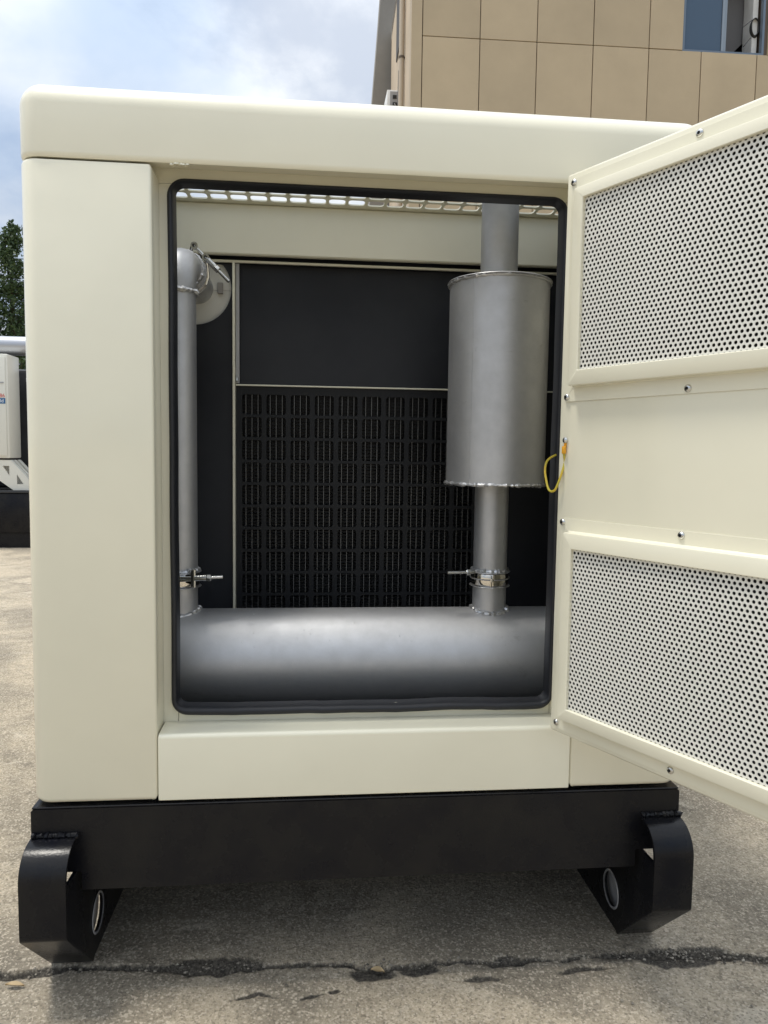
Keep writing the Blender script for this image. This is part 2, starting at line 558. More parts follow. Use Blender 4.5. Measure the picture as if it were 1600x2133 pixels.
def slot_plate(nx, ny, px, py, hw, hh, r, th, plane, origin, seg=3, skip=None):
    """plate of rounded square holes, one cell after another; plane 'xz' or 'xy'"""
    g = G()
    def P(u, v, d):
        if plane == 'xz':
            return (origin[0] + u, origin[1] + d, origin[2] + v)
        return (origin[0] + u, origin[1] + v, origin[2] + d)
    for i in range(nx):
        for j in range(ny):
            if skip and skip(i, j):
                continue
            cx, cy = (i + 0.5) * px, (j + 0.5) * py
            inner = rrect(cx - hw / 2, cx + hw / 2, cy - hh / 2, cy + hh / 2, r, seg)
            X0, X1, Y0, Y1 = cx - px / 2, cx + px / 2, cy - py / 2, cy + py / 2
            outer = []
            corners = ((X1, Y1), (X0, Y1), (X0, Y0), (X1, Y0))
            for q in range(4):
                ip = inner[q * (seg + 1):(q + 1) * (seg + 1)]
                c = corners[q]
                for k in range(seg + 1):
                    if k == 0:
                        outer.append((c[0], ip[0][1]) if q in (0, 2) else (ip[0][0], c[1]))
                    elif k == seg:
                        outer.append((ip[-1][0], c[1]) if q in (0, 2) else (c[0], ip[-1][1]))
                    else:
                        outer.append(c)
            n = len(inner)
            vs = [P(u, v, 0) for u, v in inner] + [P(u, v, 0) for u, v in outer] + \
                 [P(u, v, th) for u, v in inner] + [P(u, v, th) for u, v in outer]
            fs = []
            for k in range(n):
                k2 = (k + 1) % n
                same = outer[k] == outer[k2]
                if same:
                    fs.append((k, k2, n + k)); fs.append((2 * n + k2, 2 * n + k, 3 * n + k))
                else:
                    fs.append((k, k2, n + k2, n + k)); fs.append((2 * n + k2, 2 * n + k, 3 * n + k, 3 * n + k2))
                fs.append((k2, k, 2 * n + k, 2 * n + k2))
            g.add(vs, fs)
    return g


def bead(path, r, seg=8, amp=0.35, closed=True, seed=0.0):
    """lumpy weld bead along a path"""
    g = G()
    fr = lambda i: r * (1 + amp * noise.noise(Vector((i * 0.9 + seed, seed, 1.7))) + 0.05 * math.sin(i * 2.1) + 0.25 * noise.noise(Vector((i * 0.23 + seed, 4.4, seed))))
    pts = []
    for i, p in enumerate(path):
        q = Vector(p)
        pts.append(q + Vector((noise.noise((i * 0.8, seed, 0)), noise.noise((i * 0.8, seed, 5)), noise.noise((i * 0.8, seed, 9)))) * r * 0.35)
    g.tube(pts, fr, seg, closed=closed)
    return g


def circle(c, r, n, axis='z'):
    res = []
    for k in range(n):
        a = 2 * PI * k / n
        if axis == 'z':
            res.append((c[0] + r * math.cos(a), c[1] + r * math.sin(a), c[2]))
        elif axis == 'y':
            res.append((c[0] + r * math.cos(a), c[1], c[2] + r * math.sin(a)))
        else:
            res.append((c[0], c[1] + r * math.cos(a), c[2] + r * math.sin(a)))
    return res


# ------------------------------------------------------------------ ground
GZ = -0.345
CRACK = [(-0.9, 0.10), (-0.6, 0.085), (-0.298, 0.064), (-0.248, 0.066), (-0.204, 0.061), (-0.128, 0.066), (-0.041, 0.061),
         (0.084, 0.044), (0.136, 0.047), (0.261, 0.047), (0.333, 0.041), (0.395, 0.027), (0.45, 0.028), (0.496, 0.034),
         (0.634, 0.027), (0.773, 0.023), (0.889, 0.024), (0.966, 0.023), (1.029, 0.014), (1.07, 0.001), (1.139, -0.014),
         (1.4, -0.05), (1.9, -0.10)]
CRACK2 = [(0.533, -0.013), (0.623, -0.014), (0.715, -0.011), (0.844, -0.004)]
SMEARS = [((0.17, -0.028), 0.046, 0.006), ((0.318, -0.0235), 0.016, 0.005), ((0.985, 0.014), 0.095, 0.026),
          ((0.09, 0.052), 0.10, 0.020), ((0.385, 0.018), 0.05, 0.018), ((0.585, -0.0135), 0.045, 0.006), ((0.27, -0.03), 0.03, 0.004),
          ((-0.26, 0.062), 0.07, 0.012), ((0.78, -0.008), 0.05, 0.006), ((0.47, 0.022), 0.03, 0.012), ((0.64, 0.026), 0.03, 0.010)]


def make_ground():
    x0, x1, y0, y1, st = -0.9, 1.9, -0.42, 0.30, 0.004
    xs = np.arange(x0, x1 + 1e-6, st)
    ys = np.arange(y0, y1 + 1e-6, st)
    x1, y1 = xs[-1], ys[-1]
    X, Y = np.meshgrid(xs, ys)
    nxv, nyv = len(xs), len(ys)
    rng = np.random.default_rng(3)

    def vnoise(scale, seed):
        r = np.random.default_rng(seed)
        gx, gy = int((x1 - x0) * scale) + 3, int((y1 - y0) * scale) + 3
        g = r.random((gy, gx))
        u, v = (X - x0) * scale, (Y - y0) * scale
        i, j = u.astype(int), v.astype(int)
        fu, fv = u - i, v - j
        fu, fv = fu * fu * (3 - 2 * fu), fv * fv * (3 - 2 * fv)
        return (g[j, i] * (1 - fu) + g[j, i + 1] * fu) * (1 - fv) + (g[j + 1, i] * (1 - fu) + g[j + 1, i + 1] * fu) * fv

    wx = (vnoise(18, 1) - 0.5) * 0.030 + (vnoise(60, 2) - 0.5) * 0.012
    wy = (vnoise(14, 3) - 0.5) * 0.022 + (vnoise(55, 4) - 0.5) * 0.013 + (vnoise(130, 5) - 0.5) * 0.006

    def dist(poly, XX, YY):
        d = np.full(XX.shape, 9.0)
        for (ax, ay), (bx, by) in zip(poly[:-1], poly[1:]):
            ex, ey = bx - ax, by - ay
            t = np.clip(((XX - ax) * ex + (YY - ay) * ey) / (ex * ex + ey * ey), 0, 1)
            d = np.minimum(d, np.hypot(XX - ax - t * ex, YY - ay - t * ey))
        return d

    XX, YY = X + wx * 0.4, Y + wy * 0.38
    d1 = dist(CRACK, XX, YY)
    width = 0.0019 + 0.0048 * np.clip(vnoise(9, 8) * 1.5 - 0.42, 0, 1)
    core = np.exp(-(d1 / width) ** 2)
    dirt_and_shade = 0.95 * np.exp(-(d1 / (width * 1.5)) ** 2)
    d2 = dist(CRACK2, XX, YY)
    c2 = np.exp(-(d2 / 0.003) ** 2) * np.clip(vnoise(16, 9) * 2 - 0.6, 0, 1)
    dirt_and_shade = np.maximum(dirt_and_shade, 0.8 * c2)
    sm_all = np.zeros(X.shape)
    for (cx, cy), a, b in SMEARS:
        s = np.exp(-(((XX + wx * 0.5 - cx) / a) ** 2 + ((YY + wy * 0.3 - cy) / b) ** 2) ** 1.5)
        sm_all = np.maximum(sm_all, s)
    dirt_and_shade = np.maximum(dirt_and_shade, 1.0 * sm_all)
    shade_halo = 0.42 * np.exp(-(d1 / (0.02 + 0.05 * vnoise(6, 21))) ** 2) * (0.35 + 0.9 * vnoise(11, 22))  # wide soft band of shade painted into the ground colour
    dirt_and_shade = np.maximum(dirt_and_shade, shade_halo)
    z = -0.009 * core - 0.0035 * c2 - 0.0045 * sm_all
    z += (vnoise(5, 11) - 0.5) * 0.004 + (vnoise(28, 12) - 0.5) * 0.0018 + (vnoise(110, 13) - 0.5) * 0.0011
    z += dirt_and_shade * (vnoise(90, 14) - 0.5) * 0.0032
    z -= 0.004 * (Y < np.interp(X, [c[0] for c in CRACK], [c[1] for c in CRACK]))
    edge = np.minimum.reduce([X - x0, x1 - X, Y - y0, y1 - Y])
    z *= np.clip(edge / 0.06, 0, 1)
    verts = np.stack([X.ravel(), Y.ravel(), (GZ + z).ravel()], 1)
    idx = np.arange(nxv * nyv).reshape(nyv, nxv)
    quads = np.stack([idx[:-1, :-1], idx[:-1, 1:], idx[1:, 1:], idx[1:, :-1]], -1).reshape(-1, 4)
    B = 400.0
    o = len(verts)
    bx, by = [-B, x0, x1, B], [-B, y0, y1, B]
    extra = np.array([(a, b, GZ) for b in by for a in bx])
    fx = [(o + j * 4 + i, o + j * 4 + i + 1, o + (j + 1) * 4 + i + 1, o + (j + 1) * 4 + i)
          for j in range(3) for i in range(3) if not (i == 1 and j == 1)]
    allv = np.concatenate([verts, extra])
    allf = np.concatenate([quads, np.array(fx)])
    me = bpy.data.meshes.new('ground')
    me.vertices.add(len(allv))
    me.vertices.foreach_set('co', allv.ravel())
    me.loops.add(len(allf) * 4)
    me.loops.foreach_set('vertex_index', allf.ravel().astype(np.int32))
    me.polygons.add(len(allf))
    me.polygons.foreach_set('loop_start', np.arange(0, len(allf) * 4, 4, dtype=np.int32))
    me.polygons.foreach_set('use_smooth', np.ones(len(allf), dtype=bool))
    me.update(calc_edges=True)
    a = me.attributes.new('dirt_and_shade', 'FLOAT', 'POINT')
    a.data.foreach_set('value', np.concatenate([dirt_and_shade.ravel(), np.zeros(len(extra))]).astype(np.float32))
    me.materials.append(M['ground'])
    o = link(bpy.data.objects.new('ground', me))
    o['kind'] = 'structure'
    return o


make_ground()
M['stone'] = leaf_mat('grit_stone', (0.10, 0.088, 0.072), (0.42, 0.38, 0.31))
M['leaf_dry'] = mat('dry_leaf', (0.42, 0.31, 0.17), 0.7, var=0.3, var_scale=60)
g = G()
rg = random.Random(11)
cxs, cys = [c[0] for c in CRACK], [c[1] for c in CRACK]
for k in range(620):
    if k < 380:
        x = rg.uniform(-0.33, 1.16)
        y = float(np.interp(x, cxs, cys)) + rg.gauss(0, 0.009)
    elif k < 520:
        x, y = 0.985 + rg.gauss(0, 0.045), 0.014 + rg.gauss(0, 0.012)
    else:
        x, y = rg.uniform(-0.5, 1.4), rg.uniform(-0.13, 0.25)
    r0 = rg.choice((0.0009, 0.0012, 0.0016, 0.0016, 0.0022, 0.003)) * rg.uniform(0.8, 1.3)
    sx, sy, sz = r0 * rg.uniform(0.8, 1.6), r0 * rg.uniform(0.7, 1.2), r0 * rg.uniform(0.5, 0.9)
    a = rg.uniform(0, PI)
    pts = []
    for (u, v, w) in ((1, 0, 0), (0, 1, 0), (-1, 0, 0), (0, -1, 0), (0.1, 0.1, 1), (0, 0, -1)):
        px, py = u * sx * rg.uniform(0.8, 1.2), v * sy * rg.uniform(0.8, 1.2)
        pts.append((x + px * math.cos(a) - py * math.sin(a), y + px * math.sin(a) + py * math.cos(a), GZ - 0.0022 + sz * 0.6 + w * sz))
    g.add(pts, [(0, 1, 4), (1, 2, 4), (2, 3, 4), (3, 0, 4), (1, 0, 5), (2, 1, 5), (3, 2, 5), (0, 3, 5)])
gr_ = build(g, 'loose_grit', M['stone'], smooth=False)
gr_['kind'] = 'stuff'


def dry_leaf(x, y, ln, wd, rz, label):
    g = G()
    n = 9
    top, bot = [], []
    for i in range(n):
        t = i / (n - 1)
        w = wd * math.sin(PI * min(max(t, 0.02), 0.98)) ** 0.8
        zc = 0.0035 + 0.003 * math.sin(PI * t)
        top.append([(ln * (t - 0.5), w, zc + 0.0015), (ln * (t - 0.5), 0, zc - 0.0008), (ln * (t - 0.5), -w, zc + 0.002)])
    vs = [p for r in top for p in r]
    fs = []
    for i in range(n - 1):
        for k in range(2):
            fs.append((i * 3 + k, i * 3 + k + 1, i * 3 + k + 4, i * 3 + k + 3))
    m = len(vs)
    vs2 = vs + [(p[0], p[1], p[2] - 0.0008) for p in vs]
    fs2 = fs + [tuple(j + m for j in f[::-1]) for f in fs]
    g.add(vs2, fs2)
    o = build(g, 'dry_leaf', M['leaf_dry'], angle=60)
    o.location = (x, y, GZ - 0.003)
    o.rotation_euler = (0.1, 0.05, rz)
    o['label'] = label
    o['category'] = 'leaf'
    o['group'] = 'dry leaves on the concrete'


dry_leaf(0.391, 0.014, 0.026, 0.0065, -0.25, 'dry tan leaf lying in the crack near the middle of the yard')
dry_leaf(-0.258, 0.028, 0.034, 0.0050, -0.10, 'dry tan leaf on the concrete just in front of the left skid foot')

# ------------------------------------------------------------------ building behind
TW = 0.862
bld = thing('office_building', 'tan panel clad building with a blue sliding window, behind the cream machine', 'building',
            (1.848, 10.0, GZ), R_(-1.4))
ZJ = 6.775 - GZ            # height of the horizontal joint above ground
BH = 9.6
TILE_H = 1.55
XW = 8.2
# wall core behind the cladding, with the window opening left free
WX0, WX1, WZ0, WZ1 = 3.975, 5.262, ZJ - 0.005, ZJ + 1.35
g = G()
g.box(-0.16, WX0, 0.04, 0.24, 0, BH)
g.box(WX1, XW, 0.04, 0.24, 0, BH)
g.box(WX0, WX1, 0.04, 0.24, 0, WZ0)
g.box(WX0, WX1, 0.04, 0.24, WZ1, BH)
build(g, 'wall', M['joint'], bld, smooth=False)
g = G()
g.box(-0.13, -0.118, 0.24, 4.3, 0, BH)
build(g, 'side_wall', M['beige_wall'], bld, smooth=False)
g = G()
g.box(-0.13, XW, 0.24, 9.0, BH - 0.2, BH)
build(g, 'roof', M['concrete_wall'], bld, smooth=False)
# cladding panels
rows = []
zt = ZJ
while zt > 0:
    rows.append((max(zt - TILE_H, 0), zt)); zt -= TILE_H
zt = ZJ
while zt < BH:
    rows.append((zt, min(zt + TILE_H, BH))); zt += TILE_H
J = 0.006


def panel(x0, x1, z0, z1):
    if x1 - x0 < 0.05 or z1 - z0 < 0.05:
        return
    gg = G()
    d = random.uniform(-0.002, 0.002)
    gg.box(x0 + J, x1 - J, 0.0 + d, 0.038, z0 + J, z1 - J, 0.003, 1)
    build(gg, 'cladding_panel', M['tile'], bld, smooth=False)


XS_LOW = [0, 0.862, 1.724, 2.586, 3.448, 4.27, 5.15, 6.02, 6.9, XW]
XS_UP = [0, 0.862, 1.724, 2.586, 3.448, WX0, WX1 + 0.05, 6.02, 6.9, XW]
for z0, z1 in rows:
    up = z0 >= ZJ - 0.01
    xs = XS_UP if up else XS_LOW
    for a, b in zip(xs[:-1], xs[1:]):
        if up and z0 < WZ1 and a >= WX0 - 0.01 and b <= WX1 + 0.06:
            if z1 > WZ1:
                panel(a, b, WZ1, z1)
            continue
        panel(a, b, z0, z1)
g = G()
g.box(-0.165, -J, -0.004, 0.24, 0, BH, 0.004, 1)
build(g, 'corner_trim', M['tile'], bld, smooth=False)
# sliding window
wf = build(G().box(WX0, WX1, 0.02, 0.09, WZ0, WZ0 + 0.035).box(WX0, WX1, 0.02, 0.09, WZ1 - 0.05, WZ1)
           .box(WX0, WX0 + 0.035, 0.02, 0.09, WZ0 + 0.035, WZ1 - 0.05)
           .box(WX1 - 0.035, WX1, 0.02, 0.09, WZ0 + 0.035, WZ1 - 0.05), 'window', M['window_frame'], bld, smooth=False)
XM = WX0 + 0.66
build(G().box(WX0 + 0.037, XM - 0.045, 0.050, 0.056, WZ0 + 0.037, WZ1 - 0.052), 'pane', M['blue_glass'], wf, smooth=False)
build(G().box(XM - 0.043, XM - 0.008, 0.034, 0.066, WZ0 + 0.037, WZ1 - 0.052), 'sash', M['window_frame_light'], wf, smooth=False)
build(G().box(XM + 0.012, XM + 0.048, 0.072, 0.086, WZ0 + 0.037, WZ1 - 0.052), 'sash', M['window_frame_light'], wf, smooth=False)
# the room seen through the open half
g = G()
g.box(WX0 - 0.3, WX1 + 0.3, 2.2, 2.25, WZ0 - 0.3, WZ1 + 0.5)
g.box(WX0 - 0.35, WX0 - 0.3, 0.25, 2.2, WZ0 - 0.3, WZ1 + 0.5)
g.box(WX1 + 0.3, WX1 + 0.35, 0.25, 2.2, WZ0 - 0.3, WZ1 + 0.5)
g.box(WX0 - 0.3, WX1 + 0.3, 0.25, 2.2, WZ0 - 0.36, WZ0 - 0.3)
g.box(WX0 - 0.3, WX1 + 0.3, 0.25, 2.2, WZ1 + 0.5, WZ1 + 0.56)
build(g, 'room', M['room'], bld, smooth=False)
g = G()
xa, xb = XM + 0.06, WX1 - 0.06
g.add([(xa, 0.45, WZ0 - 0.05), (xb + 0.1, 0.45, WZ0 + 0.55), (xb + 0.1, 0.45, WZ1 + 0.3), (xa, 0.45, WZ1 + 0.3),
       (xa, 0.55, WZ0 - 0.05), (xb + 0.1, 0.55, WZ0 + 0.55), (xb + 0.1, 0.55, WZ1 + 0.3), (xa, 0.55, WZ1 + 0.3)],
      [(0, 1, 2, 3), (4, 7, 6, 5), (0, 4, 5, 1), (0, 3, 7, 4), (1, 5, 6, 2), (3, 2, 6, 7)])
build(g, 'stair_soffit', M['room_grey'], bld, smooth=False)
build(G().box(WX1 - 0.125, WX1 - 0.045, 0.15, 0.42, WZ0 - 0.2, WZ1 + 0.1), 'pillar', M['room_white'], bld, smooth=False)
# side wall: dark recess, drain pipe with bracket, small wall cable
g = G()
g.box(-0.150, -0.130, 2.2, 2.9, ZJ + 1.08, BH - 0.1)
build(g, 'side_window', M['room'], bld, smooth=False)
g = G()
g.tube([(-0.185, 1.35, 0), (-0.185, 1.35, BH)], 0.045, 16)
dp = build(g, 'drain_pipe', M['pipe_beige'], bld)
for zb_ in (ZJ - 1.6, ZJ + 0.35, ZJ + 1.9):
    g = G()
    g.lathe([(0.050, 0), (0.052, 0.01), (0.052, 0.03), (0.050, 0.04)], (-0.185, 1.35, zb_), 'z', 16)
    build(g, 'pipe_clip', M['joint'], dp)
g = G()
pts = [(-0.15, 2.0, ZJ + 0.55), (-0.17, 2.0, ZJ + 0.48), (-0.175, 2.0, ZJ + 0.2), (-0.165, 1.95, ZJ - 0.3), (-0.16, 1.9, ZJ - 0.8)]
build(g.tube(pts, 0.012, 8), 'wall_cable', M['cable'], bld)
# projecting grey concrete wing at the far end of the side wall
wx = lambda p: Vector(p) - Vector((1.848, 10.0, GZ))
Wc = [(1.24, 14.5, GZ), (1.95, 14.5, GZ), (1.95, 14.5, 13.0), (1.70, 14.5, 13.0), (1.495, 14.5, 9.9), (1.345, 14.5, 7.8)]
q = [wx(p) for p in Wc]
qb = [p + Vector((0, 1.2, 0)) for p in q]
n_ = len(q)
g = G().add(q + qb, [tuple(range(n_)), tuple(range(2 * n_ - 1, n_ - 1, -1))] +
            [(i, i + n_, (i + 1) % n_ + n_, (i + 1) % n_) for i in range(n_)])
build(g, 'concrete_wing', M['concrete_wall'], bld, smooth=False)

# coil of cable hanging in the open window: hangs from the room, a thing of its own
g = G()
for k in range(5):
    pts = []
    for i in range(28):
        a = 2 * PI * i / 28
        pts.append((0.062 * math.cos(a) * (1 + 0.05 * k) + 0.004 * k, 0.01 * k + 0.006 * math.sin(3 * a + k), 0.125 * math.sin(a) * (1 + 0.03 * k)))
    g.tube(pts, 0.008, 6, closed=True)
g.tube([(-0.05, 0, 0.10), (-0.20, 0.01, -0.02), (-0.21, 0.01, -0.22), (-0.17, 0.01, -0.30), (-0.06, 0.01, -0.16)], 0.005, 6)
coil = build(g, 'cable_coil', M['cable'])
_bm = Matrix.Translation((1.848, 10.0, GZ)) @ Matrix.Rotation(R_(-1.4), 4, 'Z')
coil.location = _bm @ Vector((WX1 - 0.10, 0.115, WZ0 + 0.47))
coil['label'] = 'loop of black cable hanging in the open half of the upstairs window'
coil['category'] = 'cable'

# air conditioner on the side wall
ac = thing('air_conditioner', 'white outdoor air conditioner hung on the beige side wall, top showing above the machine roof', 'air conditioner',
           (1.64, 12.45, 6.55))
build(G().box(-0.07, 0.20, 0.0, 0.80, 0, 0.60, 0.012, 2), 'casing', M['ac_white'], ac)
build(G().box(-0.02, 0.185, -0.012, 0.0, 0.03, 0.57, 0.004, 1), 'end_panel', M['ac_grey'], ac)
build(G().box(0.03, 0.10, -0.03, -0.012, 0.44, 0.50, 0.003, 1), 'handle_recess', M['cable'], ac)
build(G().box(0.03, 0.11, -0.04, -0.012, 0.33, 0.37, 0.003, 1), 'valve_cover', M['cable'], ac)
build(G().tube([(0.06, -0.035, 0.35), (0.10, -0.05, 0.25), (0.17, -0.05, 0.19), (0.24, -0.03, 0.18)], 0.010, 8), 'refrigerant_pipe', M['ac_grey'], ac)
build(G().lathe([(0.20, 0), (0.20, -0.012), (0.17, -0.014), (0.03, -0.014)], (-0.072, 0.4, 0.3), 'x', 28, cap1=True), 'fan_grille', M['ac_grey'], ac)
for yb_ in (0.10, 0.66):
    build(G().box(-0.05, 0.23, yb_, yb_ + 0.04, -0.06, -0.002), 'bracket', M['ac_grey'], ac, smooth=False)


# ------------------------------------------------------------------ trees at the left
def tree(x, y, ztip, rad, m, seed, label, n=12000):
    t = thing('conifer_tree', label, 'tree', (x, y, GZ), 0, 'conifers behind the yard')
    h = ztip - GZ
    rnd = random.Random(seed)
    g = G()
    g.tube([(0, 0, 0), (0.03, 0.02, h * 0.3), (-0.02, 0, h * 0.6), (0, 0, h * 0.97)],
           lambda i: (0.14, 0.10, 0.06, 0.008)[i], 8)
    limbs = []
    for k in range(64):
        f = 0.06 + 0.90 * (k / 64) + rnd.uniform(-0.015, 0.015)
        a = k * 2.4 + rnd.uniform(-0.5, 0.5)
        ln = rad * (1 - f) ** 0.85 * rnd.uniform(0.6, 1.15) + 0.05
        z0 = f * h
        up = rnd.uniform(0.25, 0.6) * ln
        p1 = Vector((math.cos(a) * ln * 0.55, math.sin(a) * ln * 0.55, z0 + up * 0.35))
        p2 = Vector((math.cos(a) * ln, math.sin(a) * ln, z0 + up))
        g.tube([(0, 0, z0), p1, p2], lambda i: (0.022, 0.014, 0.004)[i] * (1.3 - f), 5)
        limbs.append((Vector((0, 0, z0)), p1, p2, ln))
    build(g, 'trunk', M['bark'], t)
    c = G()
    per = n // len(limbs)
    for p0, p1, p2, ln in limbs:
        for i in range(per):
            s = rnd.random() ** 0.6
            base = (p0.lerp(p1, s * 2) if s < 0.5 else p1.lerp(p2, s * 2 - 1))
            sp = 0.06 + 0.16 * ln
            ctr = base + Vector((rnd.gauss(0, sp), rnd.gauss(0, sp), rnd.gauss(0, sp) * 0.8))
            sz = rnd.uniform(0.028, 0.065)
            d = Vector((rnd.gauss(0, 1), rnd.gauss(0, 1), rnd.gauss(0.5, 0.8))).normalized()
            e = d.cross(Vector((rnd.gauss(0, 1), rnd.gauss(0, 1), rnd.gauss(0, 1)))).normalized()
            c.add([ctr - d * sz, ctr + e * sz * 0.42, ctr + d * sz, ctr - e * sz * 0.42], [(0, 1, 2, 3)])
    # leading tip
    for i in range(60):
        zc = h * (0.93 + 0.07 * rnd.random())
        d = Vector((rnd.gauss(0, 1), rnd.gauss(0, 1), 0.9)).normalized()
        e = d.cross(Vector((0.3, 1, 0.2))).normalized()
        ctr = Vector((d.x * 0.05, d.y * 0.05, zc))
        sz = rnd.uniform(0.03, 0.07)
        c.add([ctr - d * sz, ctr + e * sz * 0.4, ctr + d * sz, ctr - e * sz * 0.4], [(0, 1, 2, 3)])
    build(c, 'crown', m, t, smooth=False)
    return t


tree(-6.34, 16.0, 5.62, 1.15, M['leaf_a'], 1, 'tall pointed conifer whose thin tip stands highest left of the machine')
tree(-6.95, 15.6, 5.25, 1.15, M['leaf_a'], 2, 'conifer at the left picture edge, shorter than the pointed one beside it')
tree(-5.75, 17.0, 5.05, 1.30, M['leaf_b'], 3, 'darker conifer mostly hidden by the left post of the machine')
tree(-6.6, 18.2, 4.6, 1.6, M['leaf_b'], 4, 'dark low conifer filling the gap behind the other conifers')

# ------------------------------------------------------------------ other generator in the yard behind
og = thing('open_generator', 'open generator with a white control cabinet on a black base, far left in the yard', 'generator', (-2.4, 6.0, GZ))
o_ = Vector((-2.4, 6.0, GZ))


def ow(x0, x1, y0, y1, z0, z1, bev=0.0):
    return G().box(x0 - o_.x, x1 - o_.x, y0 - o_.y, y1 - o_.y, z0 - o_.z, z1 - o_.z, bev, 2)


bs = build(ow(-5.4, -1.95, 6.08, 7.3, -0.20, 0.185, 0.01), 'base_frame', M['black'], og)
build(ow(-5.4, -1.95, 6.06, 7.32, 0.187, 0.21, 0.004), 'top_flange', M['engine'], bs)
build(ow(-5.3, -2.05, 6.10, 7.25, GZ, -0.202), 'skid', M['black'], bs)
cab = build(ow(-3.35, -2.616, 6.10, 6.385, 0.518, 1.505, 0.012), 'control_cabinet', M['white_paint'], og)
build(ow(-3.33, -2.635, 6.086, 6.099, 0.54, 1.48, 0.005), 'cabinet_door', M['white_paint'], cab)
build(ow(-2.95, -2.648, 6.078, 6.0855, 1.228, 1.240, 0.002), 'slot', M['ac_grey'], cab)
# print on the cabinet: a red line and a blue label with white letters


def text(body, size, loc, m, parent):
    cu = bpy.data.curves.new('t', 'FONT')
    cu.body = body
    cu.size = size
    cu.extrude = 0.0004
    cu.align_x = 'RIGHT'
    o = bpy.data.objects.new('t', cu)
    COL.objects.link(o)
    dg = bpy.context.evaluated_depsgraph_get()
    me = bpy.data.meshes.new_from_object(o.evaluated_get(dg))
    bpy.data.objects.remove(o)
    bpy.data.curves.remove(cu)
    me.materials.clear()
    me.materials.append(m)
    me.name = 'lettering'
    r = link(bpy.data.objects.new('lettering', me), parent)
    r.rotation_euler = (PI / 2, 0, 0)
    r.location = Vector(loc) - o_
    return r


text('8886', 0.050, (-2.640, 6.0845, 1.095), M['red_print'], cab)
build(ow(-2.93, -2.638, 6.0835, 6.0858, 1.035, 1.088), 'label_plate', M['blue_print'], cab)
text('cold', 0.046, (-2.652, 6.0825, 1.047), M['white_print'], cab)


def bracket(y0, y1):
    """leaning white bracket plate with two triangular openings"""
    A = [(-2.99, 0.500), (-2.616, 0.500), (-2.36, 0.212), (-2.595, 0.212)]
    T1 = [(-2.690, 0.445), (-2.628, 0.445), (-2.628, 0.350)]
    T2 = [(-2.560, 0.365), (-2.560, 0.270), (-2.500, 0.270)]
    bm = bmesh.new()
    edges = []
    for loop in (A, T1, T2):
        vs = [bm.verts.new((p[0] - o_.x, y0 - o_.y, p[1] - o_.z)) for p in loop]
        for i in range(len(vs)):
            edges.append(bm.edges.new((vs[i], vs[(i + 1) % len(vs)])))
    bmesh.ops.triangle_fill(bm, use_beauty=True, use_dissolve=False, edges=edges)
    r = bmesh.ops.extrude_face_region(bm, geom=bm.faces[:])
    for v in r['geom']:
        if isinstance(v, bmesh.types.BMVert):
            v.co.y += y1 - y0
    return G().bm(bm)


build(bracket(6.11, 6.118), 'bracket', M['white_paint'], og, smooth=False)
build(bracket(6.362, 6.37), 'bracket', M['white_paint'], og, smooth=False)
q = [(-2.616, 0.502), (-2.36, 0.214)]
g = G()
for (ya, yb) in ((6.119, 6.17), (6.20, 6.25), (6.30, 6.361)):
    vs = []
    for (x, z) in q:
        for y in (ya, yb):
            vs += [(x - o_.x, y - o_.y, z - o_.z), (x - 0.008 - o_.x, y - o_.y, z - 0.006 - o_.z)]
    g.add(vs, [(0, 2, 6, 4), (1, 5, 7, 3), (0, 1, 3, 2), (4, 6, 7, 5), (0, 4, 5, 1), (2, 3, 7, 6)])
build(g, 'bracket_web', M['white_paint'], og, smooth=False)
build(ow(-4.6, -2.18, 6.62, 7.2, 0.21, 1.42, 0.05), 'engine_block', M['engine'], og)
build(ow(-2.52, -2.2, 6.45, 7.25, 0.95, 1.40, 0.04), 'air_filter', M['engine'], og)
mf = build(G().lathe([(0.055, -2.0), (0.094, -1.98), (0.094, 0.0), (0.060, 0.02)], (-2.452 - o_.x, 6.45 - o_.y, 1.625 - o_.z), 'x', 24, cap0=True, cap1=True),
           'muffler', M['chrome'], og)
g = G()
g.tube([(-2.55 - o_.x, 6.55 - o_.y, 1.66 - o_.z), (-2.545 - o_.x, 6.55 - o_.y, 1.72 - o_.z), (-2.52 - o_.x, 6.55 - o_.y, 1.77 - o_.z),
        (-2.47 - o_.x, 6.55 - o_.y, 1.80 - o_.z), (-2.40 - o_.x, 6.55 - o_.y, 1.805 - o_.z), (-2.2 - o_.x, 6.55 - o_.y, 1.805 - o_.z)], 0.042, 14)
build(g, 'tail_pipe', M['chrome'], mf)
g = G()
for k in range(3):
    g.tube([(-2.56 - o_.x, 6.40 - o_.y, (1.305 - 0.012 * k) - o_.z), (-2.45 - o_.x, 6.42 - o_.y, (1.285 - 0.013 * k) - o_.z), (-2.25 - o_.x, 6.5 - o_.y, (1.25 - 0.014 * k) - o_.z)], 0.004, 6)
build(g, 'wire_bundle', M['white_print'], og)

# ------------------------------------------------------------------ the machine
gen = thing('generator_enclosure', 'cream enclosed generator on a black skid base with its end door swung open', 'generator', (0, 0, 0))
LX, RX, LEN = -0.213, 0.953, 2.4
ZS = 1.0777

# corner posts (left and right), rounded outer edge, small rounded inner edge
def arc(cx, cy, r, a0, a1, n):
    return [(cx + r * math.cos(a0 + (a1 - a0) * k / n), cy + r * math.sin(a0 + (a1 - a0) * k / n)) for k in range(n + 1)]


